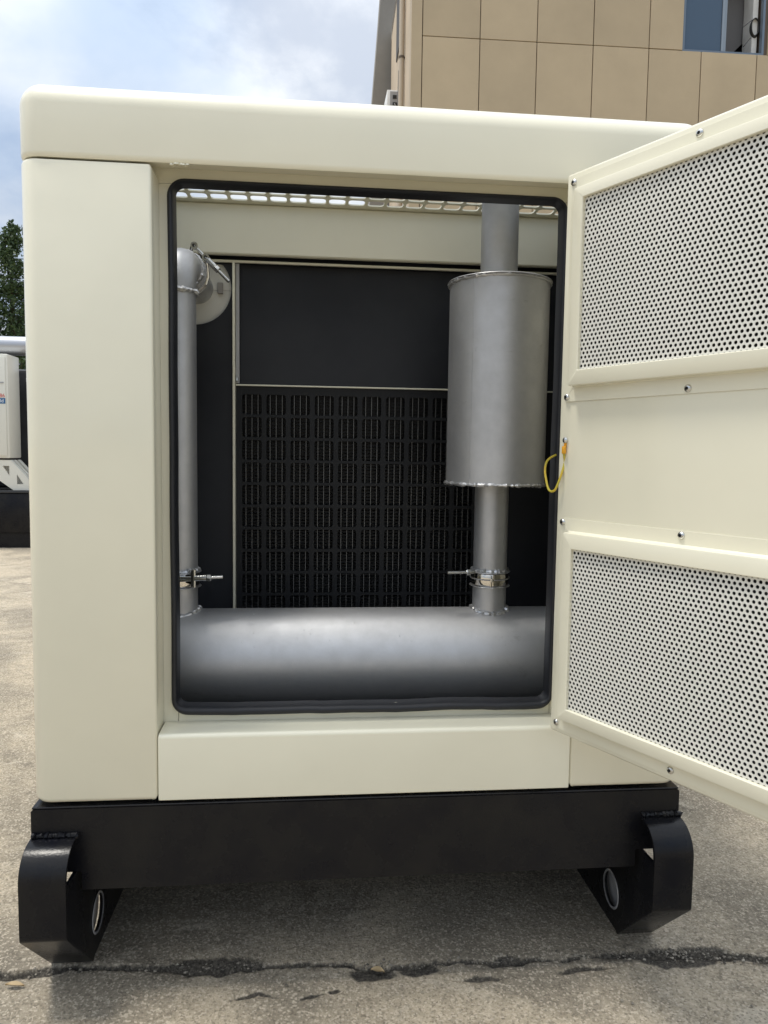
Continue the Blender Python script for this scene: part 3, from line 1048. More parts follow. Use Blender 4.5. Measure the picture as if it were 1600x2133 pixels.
PR = 0.034
out_l = [(0.0, 0.0625)] + [(LX, 0.30)] + arc(LX + PR, PR, PR, PI, 1.5 * PI, 10) + arc(-0.005, 0.005, 0.005, 1.5 * PI, 2 * PI, 4)
out_l = [(0.0, 0.0625), (-0.17, 0.0625), (-0.17, 0.30), (LX, 0.30)] + arc(LX + PR, PR, PR, PI, 1.5 * PI, 10) + arc(-0.005, 0.005, 0.005, 1.5 * PI, 2 * PI, 4)
prof = [(0.010, 0.0), (0.004, 0.003), (0.0, 0.010), (0.0, ZS - 0.007), (0.002, ZS - 0.002), (0.007, ZS)]
build(post_mesh(out_l, prof), 'corner_post', M['cream'], gen)
out_r = [(0.74 + (0.0 - p[0]) * (RX - 0.74) / 0.213, p[1]) for p in out_l][::-1]
build(post_mesh(out_r, prof), 'corner_post', M['cream'], gen)
# sides and back
build(G().box(LX, LX + 0.003, 0.302, LEN, 0.004, ZS - 0.002), 'side_panel', M['cream'], gen, smooth=False)
build(G().box(RX - 0.003, RX, 0.302, LEN, 0.004, ZS - 0.002), 'side_panel', M['cream'], gen, smooth=False)
build(G().box(LX + 0.004, RX - 0.004, LEN - 0.003, LEN, 0.004, ZS - 0.002), 'rear_panel', M['cream'], gen, smooth=False)
# sill panel below the opening
sp_o = [(0.0625, 0.0), (0.0625, 0.1200)] + [(0.008 - 0.008 * math.sin(PI / 2 * k / 5), 0.1112 + 0.008 * math.cos(PI / 2 * k / 5)) for k in range(6)] + \
       [(0.0, 0.008)] + [(0.004 - 0.004 * math.cos(PI / 2 * k / 3), 0.004 - 0.004 * math.sin(PI / 2 * k / 3)) for k in range(1, 4)]
rings = []
for x, ins in ((0.0012, 0.0012), (0.0028, 0.0), (0.7372, 0.0), (0.7388, 0.0012)):
    rings.append([(x, p[0] + (ins if p[0] < 0.03 else 0), p[1] - (ins if p[1] > 0.06 else 0)) for p in sp_o])
g = G().loops(rings, True, True, True)
build(g, 'sill_panel', M['cream'], gen)

# roof rim with big rounded edges, open in the middle
rings = []
RP = [(0.071, 1.0945), (0.012, 1.0805), (0.004, 1.0795), (0.001, 1.0825), (0.0, 1.088)]
RA = 0.040
for k in range(11):
    a = PI / 2 * k / 10
    RP.append((RA - RA * math.cos(a), 1.2030 - RA + RA * math.sin(a)))
RP += [(0.058, 1.2030), (0.060, 1.2010), (0.060, 1.188)]
for ins, z in RP:
    rr = max(0.040 - ins, 0.006)
    rings.append([(p[0], p[1], z) for p in rrect(LX - 0.0015 + ins, RX + 0.0015 - ins, -0.002 + ins, LEN + 0.002 - ins, rr, 8)])
g = G().loops(rings, True)
roof = build(g, 'roof_rim', M['cream'], gen, angle=50)
build(G().box(LX + 0.0595, RX - 0.0595, 0.5292, LEN - 0.0585, 1.1905, 1.1930), 'roof_sheet', M['cream'], gen, smooth=False)
# slotted roof grille over the discharge compartment
GPX, GPY = 0.045, 0.0465
gx0 = 0.0301 - (GPX - 0.0375) / 2 - 4 * GPX
gy1 = 0.5065 + (GPY - 0.0355) / 2
NXG, NYG = 23, 10
gy0 = gy1 - NYG * GPY
PIPE = (0.658, 0.30)


def skip_cell(i, j):
    x0c, y0c = gx0 + i * GPX, gy0 + j * GPY
    return (x0c + GPX > PIPE[0] - 0.036 and x0c < PIPE[0] + 0.036 and y0c + GPY > PIPE[1] - 0.036 and y0c < PIPE[1] + 0.036)


g = slot_plate(NXG, NYG, GPX, GPY, 0.0375, 0.0355, 0.009, 0.003, 'xy', (gx0, gy0, 1.190), skip=skip_cell)
gx1 = gx0 + NXG * GPX
g.box(LX + 0.05, gx0, gy0, gy1, 1.190, 1.193)
g.box(gx1, RX - 0.05, gy0, gy1, 1.190, 1.193)
g.box(LX + 0.05, RX - 0.05, 0.05, gy0, 1.190, 1.193)
g.box(LX + 0.05, RX - 0.05, gy1, 0.529, 1.190, 1.193)
build(g, 'roof_grille', M['cream_in'], gen, smooth=False)
# flat collar plate round the tail pipe under the grille
g = G()
a = circle((PIPE[0], PIPE[1], 1.186), 0.041, 32)
b = [(p[0], p[1], 1.186) for p in rrect(PIPE[0] - 0.11, PIPE[0] + 0.11, PIPE[1] - 0.08, PIPE[1] + 0.08, 0.02, 7)]
g.loops([a, b, [(p[0], p[1], 1.189) for p in b], [(p[0], p[1], 1.189) for p in a]], 'torus')
build(g, 'pipe_collar', M['ac_grey'], gen, smooth=False)

# recessed frame round the opening: four butted pieces
YF = 0.0632
for (x0, x1, z0, z1) in ((-0.05, 0.0252, 0.08, 1.0675), (0.7188, 0.79, 0.08, 1.0675), (0.0260, 0.7180, 0.08, 0.147), (-0.05, 0.79, 1.0683, 1.0955)):
    build(G().box(x0, x1, YF, YF + 0.003, z0, z1, 0.0006, 1), 'door_frame', M['cream'], gen)
# rubber door seal, a bulb swept round the opening
rings = []
SP = [(0.0005, 0.064), (-0.0012, 0.058), (0.0, 0.052), (0.004, 0.0475), (0.009, 0.047), (0.0125, 0.050), (0.0140, 0.055), (0.0150, 0.0645), (0.0155, 0.078), (0.0125, 0.078), (0.0118, 0.064)]
base_pts = None
for ins, y in SP:
    r = max(0.030 - ins, 0.008)
    p = rrect(0.0155 + ins * 0.72, 0.7215 - ins * 0.72, 0.134 + ins, 1.0735 - ins * 0.52, r, 8)
    # more points along the straight runs so that the rubber can waver
    q = []
    n = len(p)
    for i in range(n):
        A, Bq = Vector(p[i]), Vector(p[(i + 1) % n])
        k = max(1, int((Bq - A).length / 0.025))
        k = 24 if (Bq - A).length > 0.5 else (k if k < 2 else 24)
        for s in range(k):
            q.append(A.lerp(Bq, s / k))
    ring = []
    for v in q:
        dz = dxx = 0.0
        if v.y < 0.17:
            dz = 0.0035 * noise.noise((v.x * 7.0, 0, 3.3)) + 0.0015 * noise.noise((v.x * 22, 0, 1.1))
        if v.x < 0.05 or v.x > 0.69:
            dxx = 0.0016 * noise.noise((v.y * 5.0, 2.0, v.x))
        ring.append((v.x + dxx, y, v.y + dz))
    rings.append(ring)
build(G().loops(rings, 'torus'), 'door_seal', M['rubber'], gen, angle=60)

# ---- inside of the discharge compartment
ZB = 1.0735
build(G().box(-0.195, 0.935, 0.528, 0.546, ZB, 1.1895, 0.003, 1), 'bulkhead_band', M['cream_in'], gen)
build(G().box(-0.195, 0.935, 0.548, 0.556, 1.0600, 1.0655, 0.0008, 1), 'frame_rail', M['cream_in'], gen)
build(G().box(-0.195, 0.935, 0.585, 0.590, 0.0, 1.20), 'bulkhead', M['black_matt'], gen, smooth=False)
# left insulation board with a round cut-out for the exhaust pipe
DC, DR = (-0.018, 1.000), 0.0870
bm = bmesh.new()
edges = []
for loop in ([(-0.195, 0.03), (0.071, 0.03), (0.071, 1.0585), (-0.195, 1.0585)],
             [(DC[0] + DR * math.cos(2 * PI * k / 64), min(DC[1] + DR * math.sin(2 * PI * k / 64), 1.0575)) for k in range(64)]):
    vs = [bm.verts.new((p[0], 0.558, p[1])) for p in loop]
    for i in range(len(vs)):
        edges.append(bm.edges.new((vs[i], vs[(i + 1) % len(vs)])))
bmesh.ops.triangle_fill(bm, use_beauty=True, use_dissolve=False, edges=edges)
r = bmesh.ops.extrude_face_region(bm, geom=bm.faces[:])
for v in r['geom']:
    if isinstance(v, bmesh.types.BMVert):
        v.co.y += 0.008
build(G().bm(bm), 'insulation_board', M['black_matt'], gen, smooth=False)
g = G().box(-0.15, 0.0725, 0.5675, 0.570, 0.86, 0.9965).box(-0.15, 0.0725, 0.5665, 0.569, 0.9972, 1.0585)
dsk = build(g, 'cover_plate', M['flap_shade_grey'], gen, smooth=False)
build(G().box(0.036, 0.049, 0.558, 0.5660, 0.988, 1.014, 0.001, 1), 'clip', M['concrete_wall'], dsk)
# vertical and horizontal frame strips, with an angle face
g = G().box(0.0725, 0.0785, 0.545, 0.575, 0.03, 1.0592, 0.0008, 1)
build(g, 'frame_post', M['cream_in'], gen)
build(G().box(0.0795, 0.0880, 0.556, 0.5605, 0.776, 1.0592, 0.0006, 1), 'angle_strip', M['ac_grey'], gen)
build(G().box(0.0795, 0.935, 0.553, 0.575, 0.7700, 0.7735, 0.0006, 1), 'frame_rail', M['cream_in'], gen)
build(G().box(0.0800, 0.0860, 0.549, 0.5555, 0.780, 0.790, 0.001, 1), 'screw_nut', M['steel'], gen)
build(G().box(0.0885, 0.935, 0.570, 0.574, 0.7745, 1.0592), 'upper_board', M['black_matt'], gen, smooth=False)
# radiator guard: plate of rounded square holes, radiator tubes and fins behind
UX, UZ = 0.0587, 0.0552
g0x, g0z = 0.0939 - (UX - 0.0470) / 2, 0.7502 + (UZ - 0.0485) / 2 - 11 * UZ
rad_ = build(slot_plate(10, 11, UX, UZ, 0.0470, 0.0485, 0.006, 0.0025, 'xz', (g0x, 0.562, g0z)), 'radiator_guard', M['guard'], gen, smooth=False)
g1x, g1z = g0x + 10 * UX, g0z + 11 * UZ
build(G().box(0.0795, g0x, 0.562, 0.5645, 0.03, 0.7695).box(g0x, g1x, 0.562, 0.5645, g1z, 0.7695)
      .box(g0x, g1x, 0.562, 0.5645, 0.03, g0z).box(g1x, g1x + 0.022, 0.562, 0.5645, 0.03, 0.7695), 'guard_border', M['guard'], rad_, smooth=False)
build(G().box(g1x + 0.024, 0.935, 0.559, 0.566, 0.03, 0.7695), 'insulation_board', M['black_matt'], gen, smooth=False)
g = G()
TP = 0.0147
x = g0x - 0.001
tubes = []
while x < g1x + 0.01:
    g.box(x, x + 0.0012, 0.5680, 0.580, 0.06, 0.765)
    tubes.append(x)
    x += TP
tb = build(g, 'radiator_tubes', M['tube'], gen, smooth=False)
tb['kind'] = 'stuff'
g = G()
for x in tubes[:-1]:
    z, s = 0.07, 1
    xa, xb = x + 0.0018, x + TP - 0.0001
    while z < 0.76:
        g.add([(xa, 0.5690, z), (xb, 0.5690, z + 0.0018 * s), (xb, 0.580, z + 0.0018 * s + 0.001), (xa, 0.580, z + 0.001)], [(0, 1, 2, 3)])
        s = -s
        z += 0.0042
fn = build(g, 'radiator_fins', M['core_black'], gen, smooth=False)
fn['kind'] = 'stuff'
# side, floor
build(G().box(-0.198, -0.194, 0.07, 0.585, 0.0, 1.185), 'side_liner', M['foam'], gen, smooth=False)
build(G().box(0.936, 0.940, 0.07, 0.585, 0.0, 1.185), 'side_liner', M['foam'], gen, smooth=False)
build(G().box(-0.194, 0.936, 0.07, 0.585, 0.002, 0.006), 'compartment_floor', M['black'], gen, smooth=False)

# ---- exhaust: crossover cylinder, silencer, riser pipes, clamps
YC, RC = 0.30, 0.105
ZC = 0.2775 - 1.022 * RC
g = G().lathe([(0.0, -0.83), (RC * 0.8, -0.825), (RC, -0.80), (RC, 0.24), (RC * 0.8, 0.265), (0.0, 0.27)][1:-1], (0.66, YC, ZC), 'x', 72, cap0=True, cap1=True)
cyl = build(g, 'crossover_cylinder', M['silver'], gen)
# small weld spatter on the cylinder
g = G()
for k in range(46):
    th = R_(random.uniform(95, 175))
    xx = random.choice([random.gauss(0.135, 0.012), random.gauss(0.30, 0.12), random.uniform(0.05, 0.7)])
    c = Vector((xx, YC + RC * math.cos(th), ZC + RC * math.sin(th)))
    rr = random.uniform(0.0005, 0.0013)
    g.lathe([(rr, -rr * 0.3), (rr * 0.7, rr * 0.7), (0.0001, rr)], tuple(c), 'z', 6)
sp_ = build(g, 'weld_spatter', M['weld'], cyl)
sp_['kind'] = 'stuff'


def saddle(cx, r, n=72):
    return [(cx + r * math.cos(2 * PI * k / n), YC + r * math.sin(2 * PI * k / n),
             ZC + math.sqrt(max(RC * RC - (r * math.sin(2 * PI * k / n)) ** 2, 1e-6))) for k in range(n)]


PRD = 0.0365
for i, cx in enumerate((-0.0115, 0.6545)):
    st = build(G().lathe([(PRD, ZC + 0.06), (PRD, 0.338), (PRD + 0.007, 0.343), (PRD + 0.007, 0.3445)], (cx, YC, 0), 'z', 40),
               'stub_pipe', M['silver'], cyl)
    wb = build(bead(saddle(cx, PRD + 0.002), 0.0054, 8, 0.8, True, 3.0 + i), 'weld_bead', M['weld'], cyl)

# silencer can standing on the right riser
CX, CR = 0.6605, 0.1055
can = build(G().lathe([(0.03, 0.5475), (CR - 0.003, 0.5475), (CR, 0.551), (CR, 0.9700), (CR - 0.004, 0.972), (0.03, 0.972)], (CX, YC, 0), 'z', 96),
            'silencer', M['silver'], gen)
build(G().lathe([(CR - 0.02, 0.9725), (CR + 0.0042, 0.9730), (CR + 0.0052, 0.9740), (CR + 0.0042, 0.9752), (0.03, 0.9762)], (CX, YC, 0), 'z', 96),
      'end_flange', M['silver'], can)
build(bead(circle((CX, YC, 0.9705), CR + 0.0012, 150), 0.0030, 6, 0.9, True, 1.0), 'weld_bead', M['silver'], can)
build(bead(circle((CX, YC, 0.5490), CR + 0.0010, 150), 0.0038, 6, 0.9, True, 2.0), 'weld_bead', M['weld'], can)
build(G().lathe([(PRD, 0.352), (PRD, 0.548)], (0.6545, YC, 0), 'z', 48), 'riser_pipe', M['silver'], can)
build(G().lathe([(0.0392, 0.975), (0.0392, 1.197), (0.0365, 1.197), (0.0365, 0.98)], (PIPE[0], YC, 0), 'z', 48), 'tail_pipe', M['silver'], can)
g = G()
ls = [(CX - CR * math.sin(R_(43)) , YC - CR * math.cos(R_(43)), z) for z in np.linspace(0.553, 0.968, 60)]
build(bead(ls, 0.0009, 5, 0.5, False, 8.0), 'seam_weld', M['silver'], can)
build(bead(circle((0.6545, YC, 0.3600), PRD + 0.001, 60), 0.0042, 7, 1.0, True, 12.0), 'weld_bead', M['weld'], can)

# left riser that bends over and leaves through the bulkhead
EX = -0.0115
path = [(EX, YC, 0.352), (EX, YC, 0.60), (EX, YC, 0.94)]
ER = 0.062
ZT = 1.0000
path = [(EX, YC, 0.352), (EX, YC, 0.65), (EX, YC, ZT - ER)]
for k in range(1, 11):
    a = PI / 2 * k / 10
    path.append((EX, YC + ER - ER * math.cos(a), ZT - ER + ER * math.sin(a)))
path += [(EX, YC + ER + 0.02, ZT), (EX, 0.60, ZT)]
el = build(G().tube(path, PRD, 40, cap=False), 'elbow_pipe', M['silver'], gen, angle=60)
build(bead(circle((EX, YC, ZT - ER - 0.004), PRD + 0.001, 60), 0.0048, 7, 0.8, True, 21.0), 'weld_bead', M['weld'], el)
build(bead(circle((EX, YC + ER + 0.022, ZT), PRD + 0.001, 60, 'y'), 0.0048, 7, 0.8, True, 22.0), 'weld_bead', M['weld'], el)
build(bead(circle((EX, YC, 0.3600), PRD + 0.001, 60), 0.0052, 7, 1.0, True, 23.0), 'weld_bead', M['weld'], el)


# V-band clamps: polished band between two thin flanges, and a tee bolt
def hexnut(g, c, axis, r, h, mi=0):
    axis = Vector(axis).normalized()
    a = Vector((0, 0, 1)) if abs(axis.z) < 0.9 else Vector((1, 0, 0))
    u = axis.cross(a).normalized(); w = axis.cross(u)
    rings = []
    for rr, hh in ((r * 0.88, 0), (r, h * 0.12), (r, h * 0.88), (r * 0.88, h)):
        rings.append([Vector(c) + axis * hh + u * (rr * math.cos(PI / 3 * k)) + w * (rr * math.sin(PI / 3 * k)) for k in range(6)])
    g.loops(rings, True, True, True, mi)


def clamp(cx, tee):
    b = build(G().lathe([(PRD + 0.0005, 0.3290), (PRD + 0.0035, 0.3292), (PRD + 0.0045, 0.332), (PRD + 0.0045, 0.351), (PRD + 0.0035, 0.3540), (PRD + 0.0005, 0.3545)],
                        (cx, YC, 0), 'z', 56), 'pipe_clamp', M['band'], gen, angle=50)
    g = G()
    for z in (0.3265, 0.3572):
        g.lathe([(PRD - 0.001, z - 0.001), (PRD + 0.0072, z - 0.0008), (PRD + 0.0078, z), (PRD + 0.0072, z + 0.0008), (PRD - 0.001, z + 0.001)], (cx, YC, 0), 'z', 56)
    build(g, 'flange', M['weld'], b)
    return b


# left clamp with its tee bolt pointing right in front of the pipe
cl = clamp(EX, True)
yb = 0.252
g = G()
g.tube([(-0.075, yb, 0.3515), (0.021, yb, 0.3520)], 0.0026, 10)
g.tube([(-0.075, yb, 0.3458), (0.021, yb, 0.3462)], 0.0026, 10)
build(g, 'tie_rod', M['steel'], cl)
g = G()
g.lathe([(0.0012, -0.0190), (0.0040, -0.0180), (0.0042, 0.0180), (0.0012, 0.0190)], (0.0255, yb, 0.3500), 'z', 14)
g.tube([(0.0255, yb, 0.3505), (0.0455, yb, 0.3512)], 0.0062, 16)
g.tube([(0.0440, yb, 0.3511), (0.0500, yb, 0.3513)], 0.0070, 16)
build(g, 'trunnion', M['steel'], cl)
g = G()
hexnut(g, (0.0510, yb, 0.3514), (1, 0, 0.02), 0.0074, 0.0085)
g.tube([(0.0505, yb, 0.3514), (0.0830, yb, 0.3528)], 0.0036, 12)
build(g, 'clamp_bolt', M['steel'], cl)
build(G().box(0.0190, 0.0215, yb - 0.004, yb + 0.02, 0.3330, 0.3660, 0.001, 1), 'lug', M['socket'], cl)
# right clamp with the bolt tail pointing left
cr = clamp(0.6545, False)
g = G()
g.tube([(0.5535, 0.262, 0.3595), (0.6150, 0.270, 0.3595)], 0.0034, 12)
hexnut(g, (0.5955, 0.2665, 0.3595), (1, 0.12, 0), 0.0072, 0.0085)
build(g, 'clamp_bolt', M['steel'], cr)
build(G().box(0.6455, 0.6500, YC - PRD - 0.0068, YC - PRD - 0.0035, 0.3280, 0.3530, 0.0012, 2), 'tab', M['band'], cr)
build(G().lathe([(0.0035, -0.001), (0.0032, -0.0022), (0.0018, -0.0024)], (0.6495, YC - PRD - 0.0068, 0.3430), 'y', 14, cap1=True), 'rivet', M['steel'], cr)
# upper clamp round the horizontal run behind the elbow
YK = 0.425
ck = build(G().lathe([(PRD + 0.0005, -0.013), (PRD + 0.0045, -0.010), (PRD + 0.0045, 0.010), (PRD + 0.0005, 0.013)], (EX, YK, ZT), 'y', 56),
           'pipe_clamp', M['band'], gen, angle=50)
g = G()
for d in (-0.016, 0.016):
    g.lathe([(PRD - 0.001, d - 0.001), (PRD + 0.0078, d - 0.001), (PRD + 0.0078, d + 0.001), (PRD - 0.001, d + 0.001)], (EX, YK, ZT), 'y', 56)
build(g, 'flange', M['weld'], ck)
A, Bp = Vector((0.0050, YK - 0.012, 1.0580)), Vector((0.0800, YK - 0.018, 0.9830))
dv = (Bp - A).normalized()
g = G()
g.tube([A, A.lerp(Bp, 0.42)], 0.0032, 12)
g.tube([A.lerp(Bp, 0.36), A.lerp(Bp, 0.60)], 0.0062, 16)
hexnut(g, A.lerp(Bp, 0.61), dv, 0.0076, 0.009)
g.tube([A.lerp(Bp, 0.6), Bp], 0.0036, 12)
build(g, 'clamp_bolt', M['steel'], ck)
g = G()
for c in (A, A.lerp(Bp, 0.33)):
    g.lathe([(0.0038, -0.006), (0.0078, -0.006), (0.0078, 0.004), (0.0038, 0.004)], tuple(c), 'y', 18)
g.tube([A + Vector((-0.004, 0, 0.003)), (EX + 0.006, YK, ZT + PRD + 0.006)], 0.004, 8)
g.tube([A.lerp(Bp, 0.33) + Vector((0.002, 0, -0.008)), (EX + PRD + 0.008, YK, ZT - 0.004), (EX + PRD + 0.003, YK, ZT - 0.022)], 0.0032, 8)
build(g, 'eye_lug', M['steel'], ck)

# ------------------------------------------------------------------ base frame and skid feet
ZBT, ZBB = -0.0045, -0.155
def plate_xz(loops, y0, y1):
    bm = bmesh.new()
    edges = []
    for loop in loops:
        vs = [bm.verts.new((p[0], y0, p[1])) for p in loop]
        for i in range(len(vs)):
            edges.append(bm.edges.new((vs[i], vs[(i + 1) % len(vs)])))
    bmesh.ops.triangle_fill(bm, use_beauty=True, use_dissolve=False, edges=edges)
    r = bmesh.ops.extrude_face_region(bm, geom=bm.faces[:])
    for v in r['geom']:
        if isinstance(v, bmesh.types.BMVert):
            v.co.y += y1 - y0
    return G().bm(bm)


zt_ = ZBT - 0.004
g = plate_xz([[(LX, -0.122), (-0.130, -0.122), (-0.130, ZBB), (0.872, ZBB), (0.872, -0.122), (RX, -0.122), (RX, zt_ - 0.003), (RX - 0.003, zt_),
               (LX + 0.003, zt_), (LX, zt_ - 0.003)]], 0.0, 0.006)
base = build(g, 'base_beam', M['black'], gen)
g = G().box(LX + 0.001, RX - 0.001, 0.001, 0.085, ZBT - 0.004, ZBT - 0.0005, 0.0012, 1)
build(g, 'top_flange', M['black'], base)
g = G().box(LX + 0.001, LX + 0.007, 0.0065, LEN, -0.118, ZBT - 0.0045).box(RX - 0.007, RX - 0.001, 0.0065, LEN, -0.118, ZBT - 0.0045)
g.box(LX + 0.010, RX - 0.010, LEN - 0.006, LEN, ZBB, ZBT - 0.0045)
build(g, 'side_beam', M['black'], base, smooth=False)
# belly plate that closes the frame underneath
build(G().box(-0.128, 0.870, 0.0065, LEN - 0.01, -0.100, -0.096), 'belly_plate', M['black'], base, smooth=False)
RY = -0.062
SY = 0.080


def strap(x0, x1):
    """bent plate: welded to the beam, curved forward and down, then sloping back to the ground"""
    pts = [(0.0, -0.0575), (-0.010, -0.0580)]
    for k in range(1, 13):
        a = PI / 2 * k / 12
        pts.append((-0.012 - 0.050 * math.sin(a), -0.1085 + 0.050 * math.cos(a)))
    pts += [(RY, -0.150), (RY, -0.198)]
    for k in range(1, 5):
        a = R_(45) * k / 4
        pts.append((RY + 0.012 - 0.012 * math.cos(a), -0.200 - 0.012 * math.sin(a)))
    pts += [(SY, GZ + 0.001)]
    th = 0.007
    n = len(pts)
    inner = []
    for i in range(n):
        a, b = Vector(pts[max(i - 1, 0)]), Vector(pts[min(i + 1, n - 1)])
        t = (b - a).normalized()
        inner.append(tuple(Vector(pts[i]) + Vector((-t.y, t.x)) * th))
    inner[-1] = (inner[-1][0] + 0.002, GZ + 0.001)
    rings = []
    for x in (x0, x0 + 0.001, x1 - 0.001, x1):
        ins = 0.0008 if x in (x0, x1) else 0.0
        rings.append([(x, p[0] + ins * 0.3, p[1]) for p in pts] + [(x, p[0], p[1]) for p in inner[::-1]])
    return G().loops(rings, True, True, True)


def rail(xa, xb):
    """skid rail plate running back, with a lifting eye near its front"""
    outl = [(-0.0545, -0.120), (-0.0015, -0.1225), (0.10, -0.1225), (1.0, -0.1225), (1.0, GZ + 0.0005), (SY + 0.006, GZ + 0.0005), (-0.0535, -0.213)]
    hole = [(0.120 + 0.036 * math.cos(2 * PI * k / 40), -0.2735 + 0.036 * math.sin(2 * PI * k / 40)) for k in range(40)]
    bm = bmesh.new()
    edges = []
    for loop in (outl, hole):
        vs = [bm.verts.new((xa, p[0], p[1])) for p in loop]
        for i in range(len(vs)):
            edges.append(bm.edges.new((vs[i], vs[(i + 1) % len(vs)])))
    bmesh.ops.triangle_fill(bm, use_beauty=True, use_dissolve=False, edges=edges)
    r = bmesh.ops.extrude_face_region(bm, geom=bm.faces[:])
    for v in r['geom']:
        if isinstance(v, bmesh.types.BMVert):
            v.co.x += xb - xa
    return G().bm(bm)


for (x0, x1, ra, rb, sd_) in ((LX, -0.1374, -0.1455, -0.1395, 5.0), (0.8794, 0.9526, 0.8815, 0.8875, 6.0)):
    ft = build(strap(x0, x1), 'skid_foot', M['black'], gen, angle=40)
    build(rail(ra, rb), 'skid_rail', M['black'], ft, angle=40)
    build(G().lathe([(0.0335, -0.0008), (0.0362, -0.0012), (0.0378, 0.0), (0.0362, 0.0012), (0.0335, 0.0008)], ((rb + 0.001) if x0 < 0.3 else (ra - 0.001), 0.120, -0.2735), 'x', 40), 'eye_ring', M['grey_paint'], ft)
    xo = ra - 0.012 if x0 < 0.3 else rb + 0.008
    build(G().lathe([(0.054, 0.0), (0.0545, 0.001), (0.0545, 0.003), (0.054, 0.004)], (xo, 0.124, -0.2745), 'x', 32, cap0=True, cap1=True), 'eye_cover', M['grey_paint'], ft)
    n = 44
    w = [(x0 + 0.001 + (x1 + 0.004 - x0) * k / n, -0.002, -0.0545 + 0.0006 * math.sin(k)) for k in range(n + 1)]
    build(bead(w, 0.0048, 8, 0.55, False, sd_), 'weld_bead', M['black'], ft)

# ------------------------------------------------------------------ the open door
HX, HY, ANG = 0.6881, -0.0301, 1.0886
door_xf = Matrix.Translation((HX, HY, 0)) @ Matrix.Rotation(-ANG, 4, 'Z')
door_inv = door_xf.inverted()
DW = 0.722
door = build(G().box(0.0, DW, 0.0, 0.038, 0.1255, 1.0806, 0.0045, 3), 'door', M['cream'], gen)
door.matrix_world = door_xf
door['label'] = 'open cream door with two perforated air inlets'


def ring_xz(x0, x1, z0, z1, r, y, seg=3):
    return [(p[0], y, p[1]) for p in rrect(x0, x1, z0, z1, r, seg)]


def tray(fz0, fz1, bz0, bz1, wz0, wz1):
    """pressed tray: flange, raised box, window edge"""
    fx0, fx1, bx0, bx1, wx0, wx1 = 0.0125, 0.7095, 0.0315, 0.690, 0.0520, 0.670
    T = 0.018
    rings = [ring_xz(fx0, fx1, fz0, fz1, 0.003, -0.0002), ring_xz(fx0 + .0002, fx1 - .0002, fz0 + .0002, fz1 - .0002, 0.003, -0.0018),
             ring_xz(bx0 - .002, bx1 + .002, bz0 - .002, bz1 + .002, 0.003, -0.0022),
             ring_xz(bx0, bx1, bz0, bz1, 0.003, -0.0045), ring_xz(bx0, bx1, bz0, bz1, 0.003, -T + 0.003),
             ring_xz(bx0 + .001, bx1 - .001, bz0 + .001, bz1 - .001, 0.003, -T + 0.0008),
             ring_xz(bx0 + .003, bx1 - .003, bz0 + .003, bz1 - .003, 0.003, -T),
             ring_xz(wx0 - .001, wx1 + .001, wz0 - .001, wz1 + .001, 0.0008, -T),
             ring_xz(wx0, wx1, wz0, wz1, 0.0006, -T + 0.001),
             ring_xz(wx0, wx1, wz0, wz1, 0.0006, -0.0105)]
    return G().loops(rings, True)


def perforated(wx0, wx1, wz0, wz1):
    P, d, th, y = 0.0080, 0.0052, 0.0012, -0.0118
    dz = P * math.sqrt(3) / 2
    n = 12
    rin = [(d / 2 * math.cos(PI / 6 * k), d / 2 * math.sin(PI / 6 * k)) for k in range(n)]
    rou = []
    for k in range(n):
        a = PI / 6 * k
        r = P / 2 if k % 2 == 0 else P / math.sqrt(3)
        rou.append((r * math.cos(a), r * math.sin(a)))
    g = G()
    fs = [(k, (k + 1) % n, n + (k + 1) % n, n + k) for k in range(n)] + [((k + 1) % n, k, 2 * n + k, 2 * n + (k + 1) % n) for k in range(n)]
    j = 0
    z = wz0 - 0.001
    while z < wz1 + 0.001:
        x = wx0 - 0.001 + (P / 2 if j % 2 else 0)
        while x < wx1 + 0.001:
            g.add([(x + a, y, z + b) for a, b in rin] + [(x + a, y, z + b) for a, b in rou] + [(x + a, y + th, z + b) for a, b in rin], fs)
            x += P
        z += dz
        j += 1
    return g


for (f0, f1, b0, b1, w0, w1) in ((0.7025, 1.0695, 0.7270, 1.0475, 0.7525, 1.0280), (0.1340, 0.5045, 0.1580, 0.4820, 0.1797, 0.4550)):
    tr_ = build(tray(f0, f1, b0, b1, w0, w1), 'air_inlet_frame', M['cream'], door, angle=40)
    pf = perforated(0.0520, 0.670, w0, w1)
    me = bpy.data.meshes.new('perforated_sheet')
    me.from_pydata(pf.v, [], pf.f)
    me.materials.append(M['perf'])
    link(bpy.data.objects.new('perforated_sheet', me), door)
    build(G().box(0.033, 0.688, -0.0060, -0.0030, b0 + 0.003, b1 - 0.003), 'foam_pad', M['foam'], door, smooth=False)
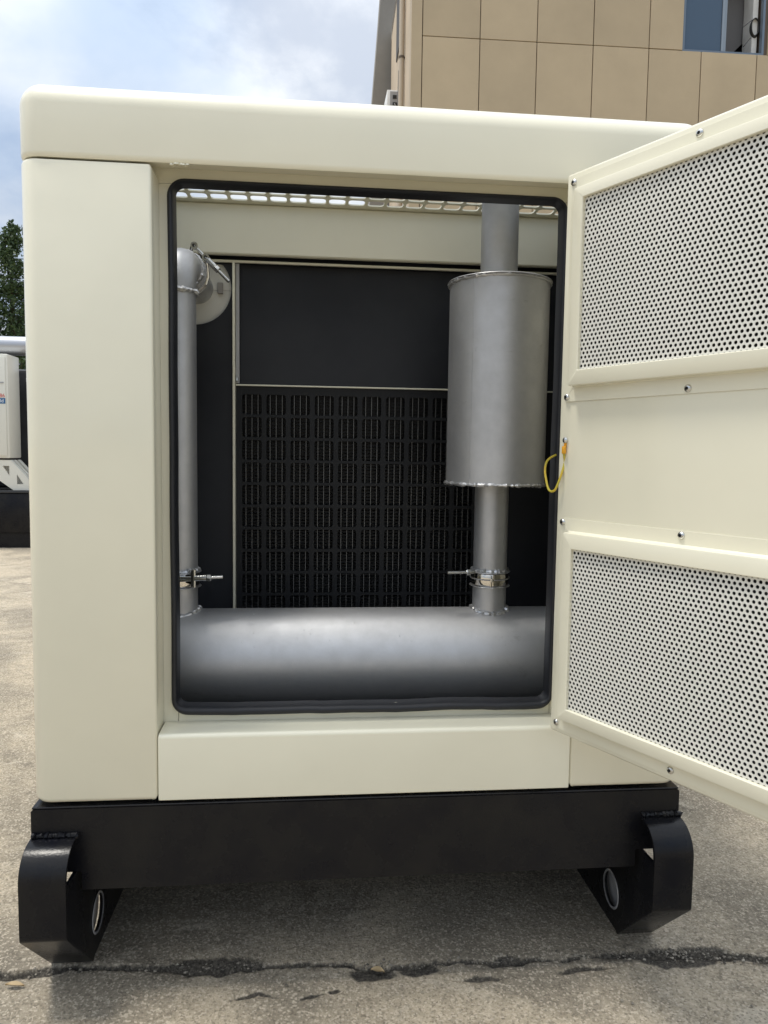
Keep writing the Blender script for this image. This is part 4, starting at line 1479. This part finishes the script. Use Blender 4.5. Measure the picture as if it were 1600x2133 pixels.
# button head bolts with a hex socket
g = G()
g.lathe([(0.0058, 0.0), (0.0057, -0.0008), (0.0050, -0.0022), (0.0038, -0.0030), (0.0024, -0.0033)], (0, 0, 0), 'y', 20, 0)
g.lathe([(0.0024, -0.0033), (0.0022, -0.0012)], (0, 0, 0), 'y', 20, 1, cap1=True)
first = None
for zb in (1.0635, 0.7100, 0.4975, 0.1440):
    for sb in (0.0175, 0.2480, 0.4780, 0.7000):
        if first is None:
            first = build(g, 'bolt', [M['steel'], M['socket']], door, angle=50)
            first.location = (sb, -0.0020, zb)
        else:
            copy_part(first, (sb, -0.0020, zb), door)
# earthing wire: screw, lug, loop back to the frame
build(G().lathe([(0.0055, 0.0), (0.0052, -0.002), (0.0036, -0.0034), (0.001, -0.004)], (0.0165, -0.0008, 0.6376), 'y', 18, cap1=True), 'ground_screw', M['steel'], door)
g = G().box(0.0128, 0.0196, -0.0062, -0.0010, 0.6145, 0.6275, 0.0014, 2).box(0.0140, 0.0190, -0.0020, -0.0006, 0.627, 0.634)
build(g, 'cable_lug', M['orange'], door)
wp = [door_xf @ Vector((0.0162, -0.0040, 0.6150)), Vector((0.6960, -0.041, 0.600)), Vector((0.6905, -0.043, 0.580)), Vector((0.6855, -0.041, 0.563)),
      Vector((0.6820, -0.036, 0.5520)), Vector((0.6785, -0.028, 0.5490)), Vector((0.6765, -0.018, 0.5530)), Vector((0.6770, -0.004, 0.566)),
      Vector((0.6800, 0.015, 0.585)), Vector((0.690, 0.034, 0.602)), Vector((0.710, 0.050, 0.612)), Vector((0.728, 0.064, 0.616))]
# smooth the wire with a Catmull-Rom pass
sm = []
for i in range(len(wp) - 1):
    p0, p1, p2, p3 = wp[max(i - 1, 0)], wp[i], wp[i + 1], wp[min(i + 2, len(wp) - 1)]
    for k in range(5):
        t = k / 5
        sm.append(0.5 * ((2 * p1) + (p2 - p0) * t + (2 * p0 - 5 * p1 + 4 * p2 - p3) * t * t + (3 * p1 - p0 - 3 * p2 + p3) * t ** 3))
sm.append(wp[-1])
build(G().tube([door_inv @ p for p in sm], 0.0020, 10), 'ground_wire', M['yellow'], door)

# small grind and weld marks on the fascia edge above the left of the opening
g = G()
for k in range(9):
    t = k / 8
    g.lathe([(0.0030, -0.001), (0.0026, 0.0014), (0.0010, 0.0024), (0.0001, 0.0026)], (0.032 + 0.026 * t, 0.0030 + 0.002 * math.sin(k * 2.0), 1.0780 - 0.0006 * math.cos(k)), 'z', 8)
mk = build(g, 'weld_mark', M['cream'], roof)
mk['kind'] = 'stuff'
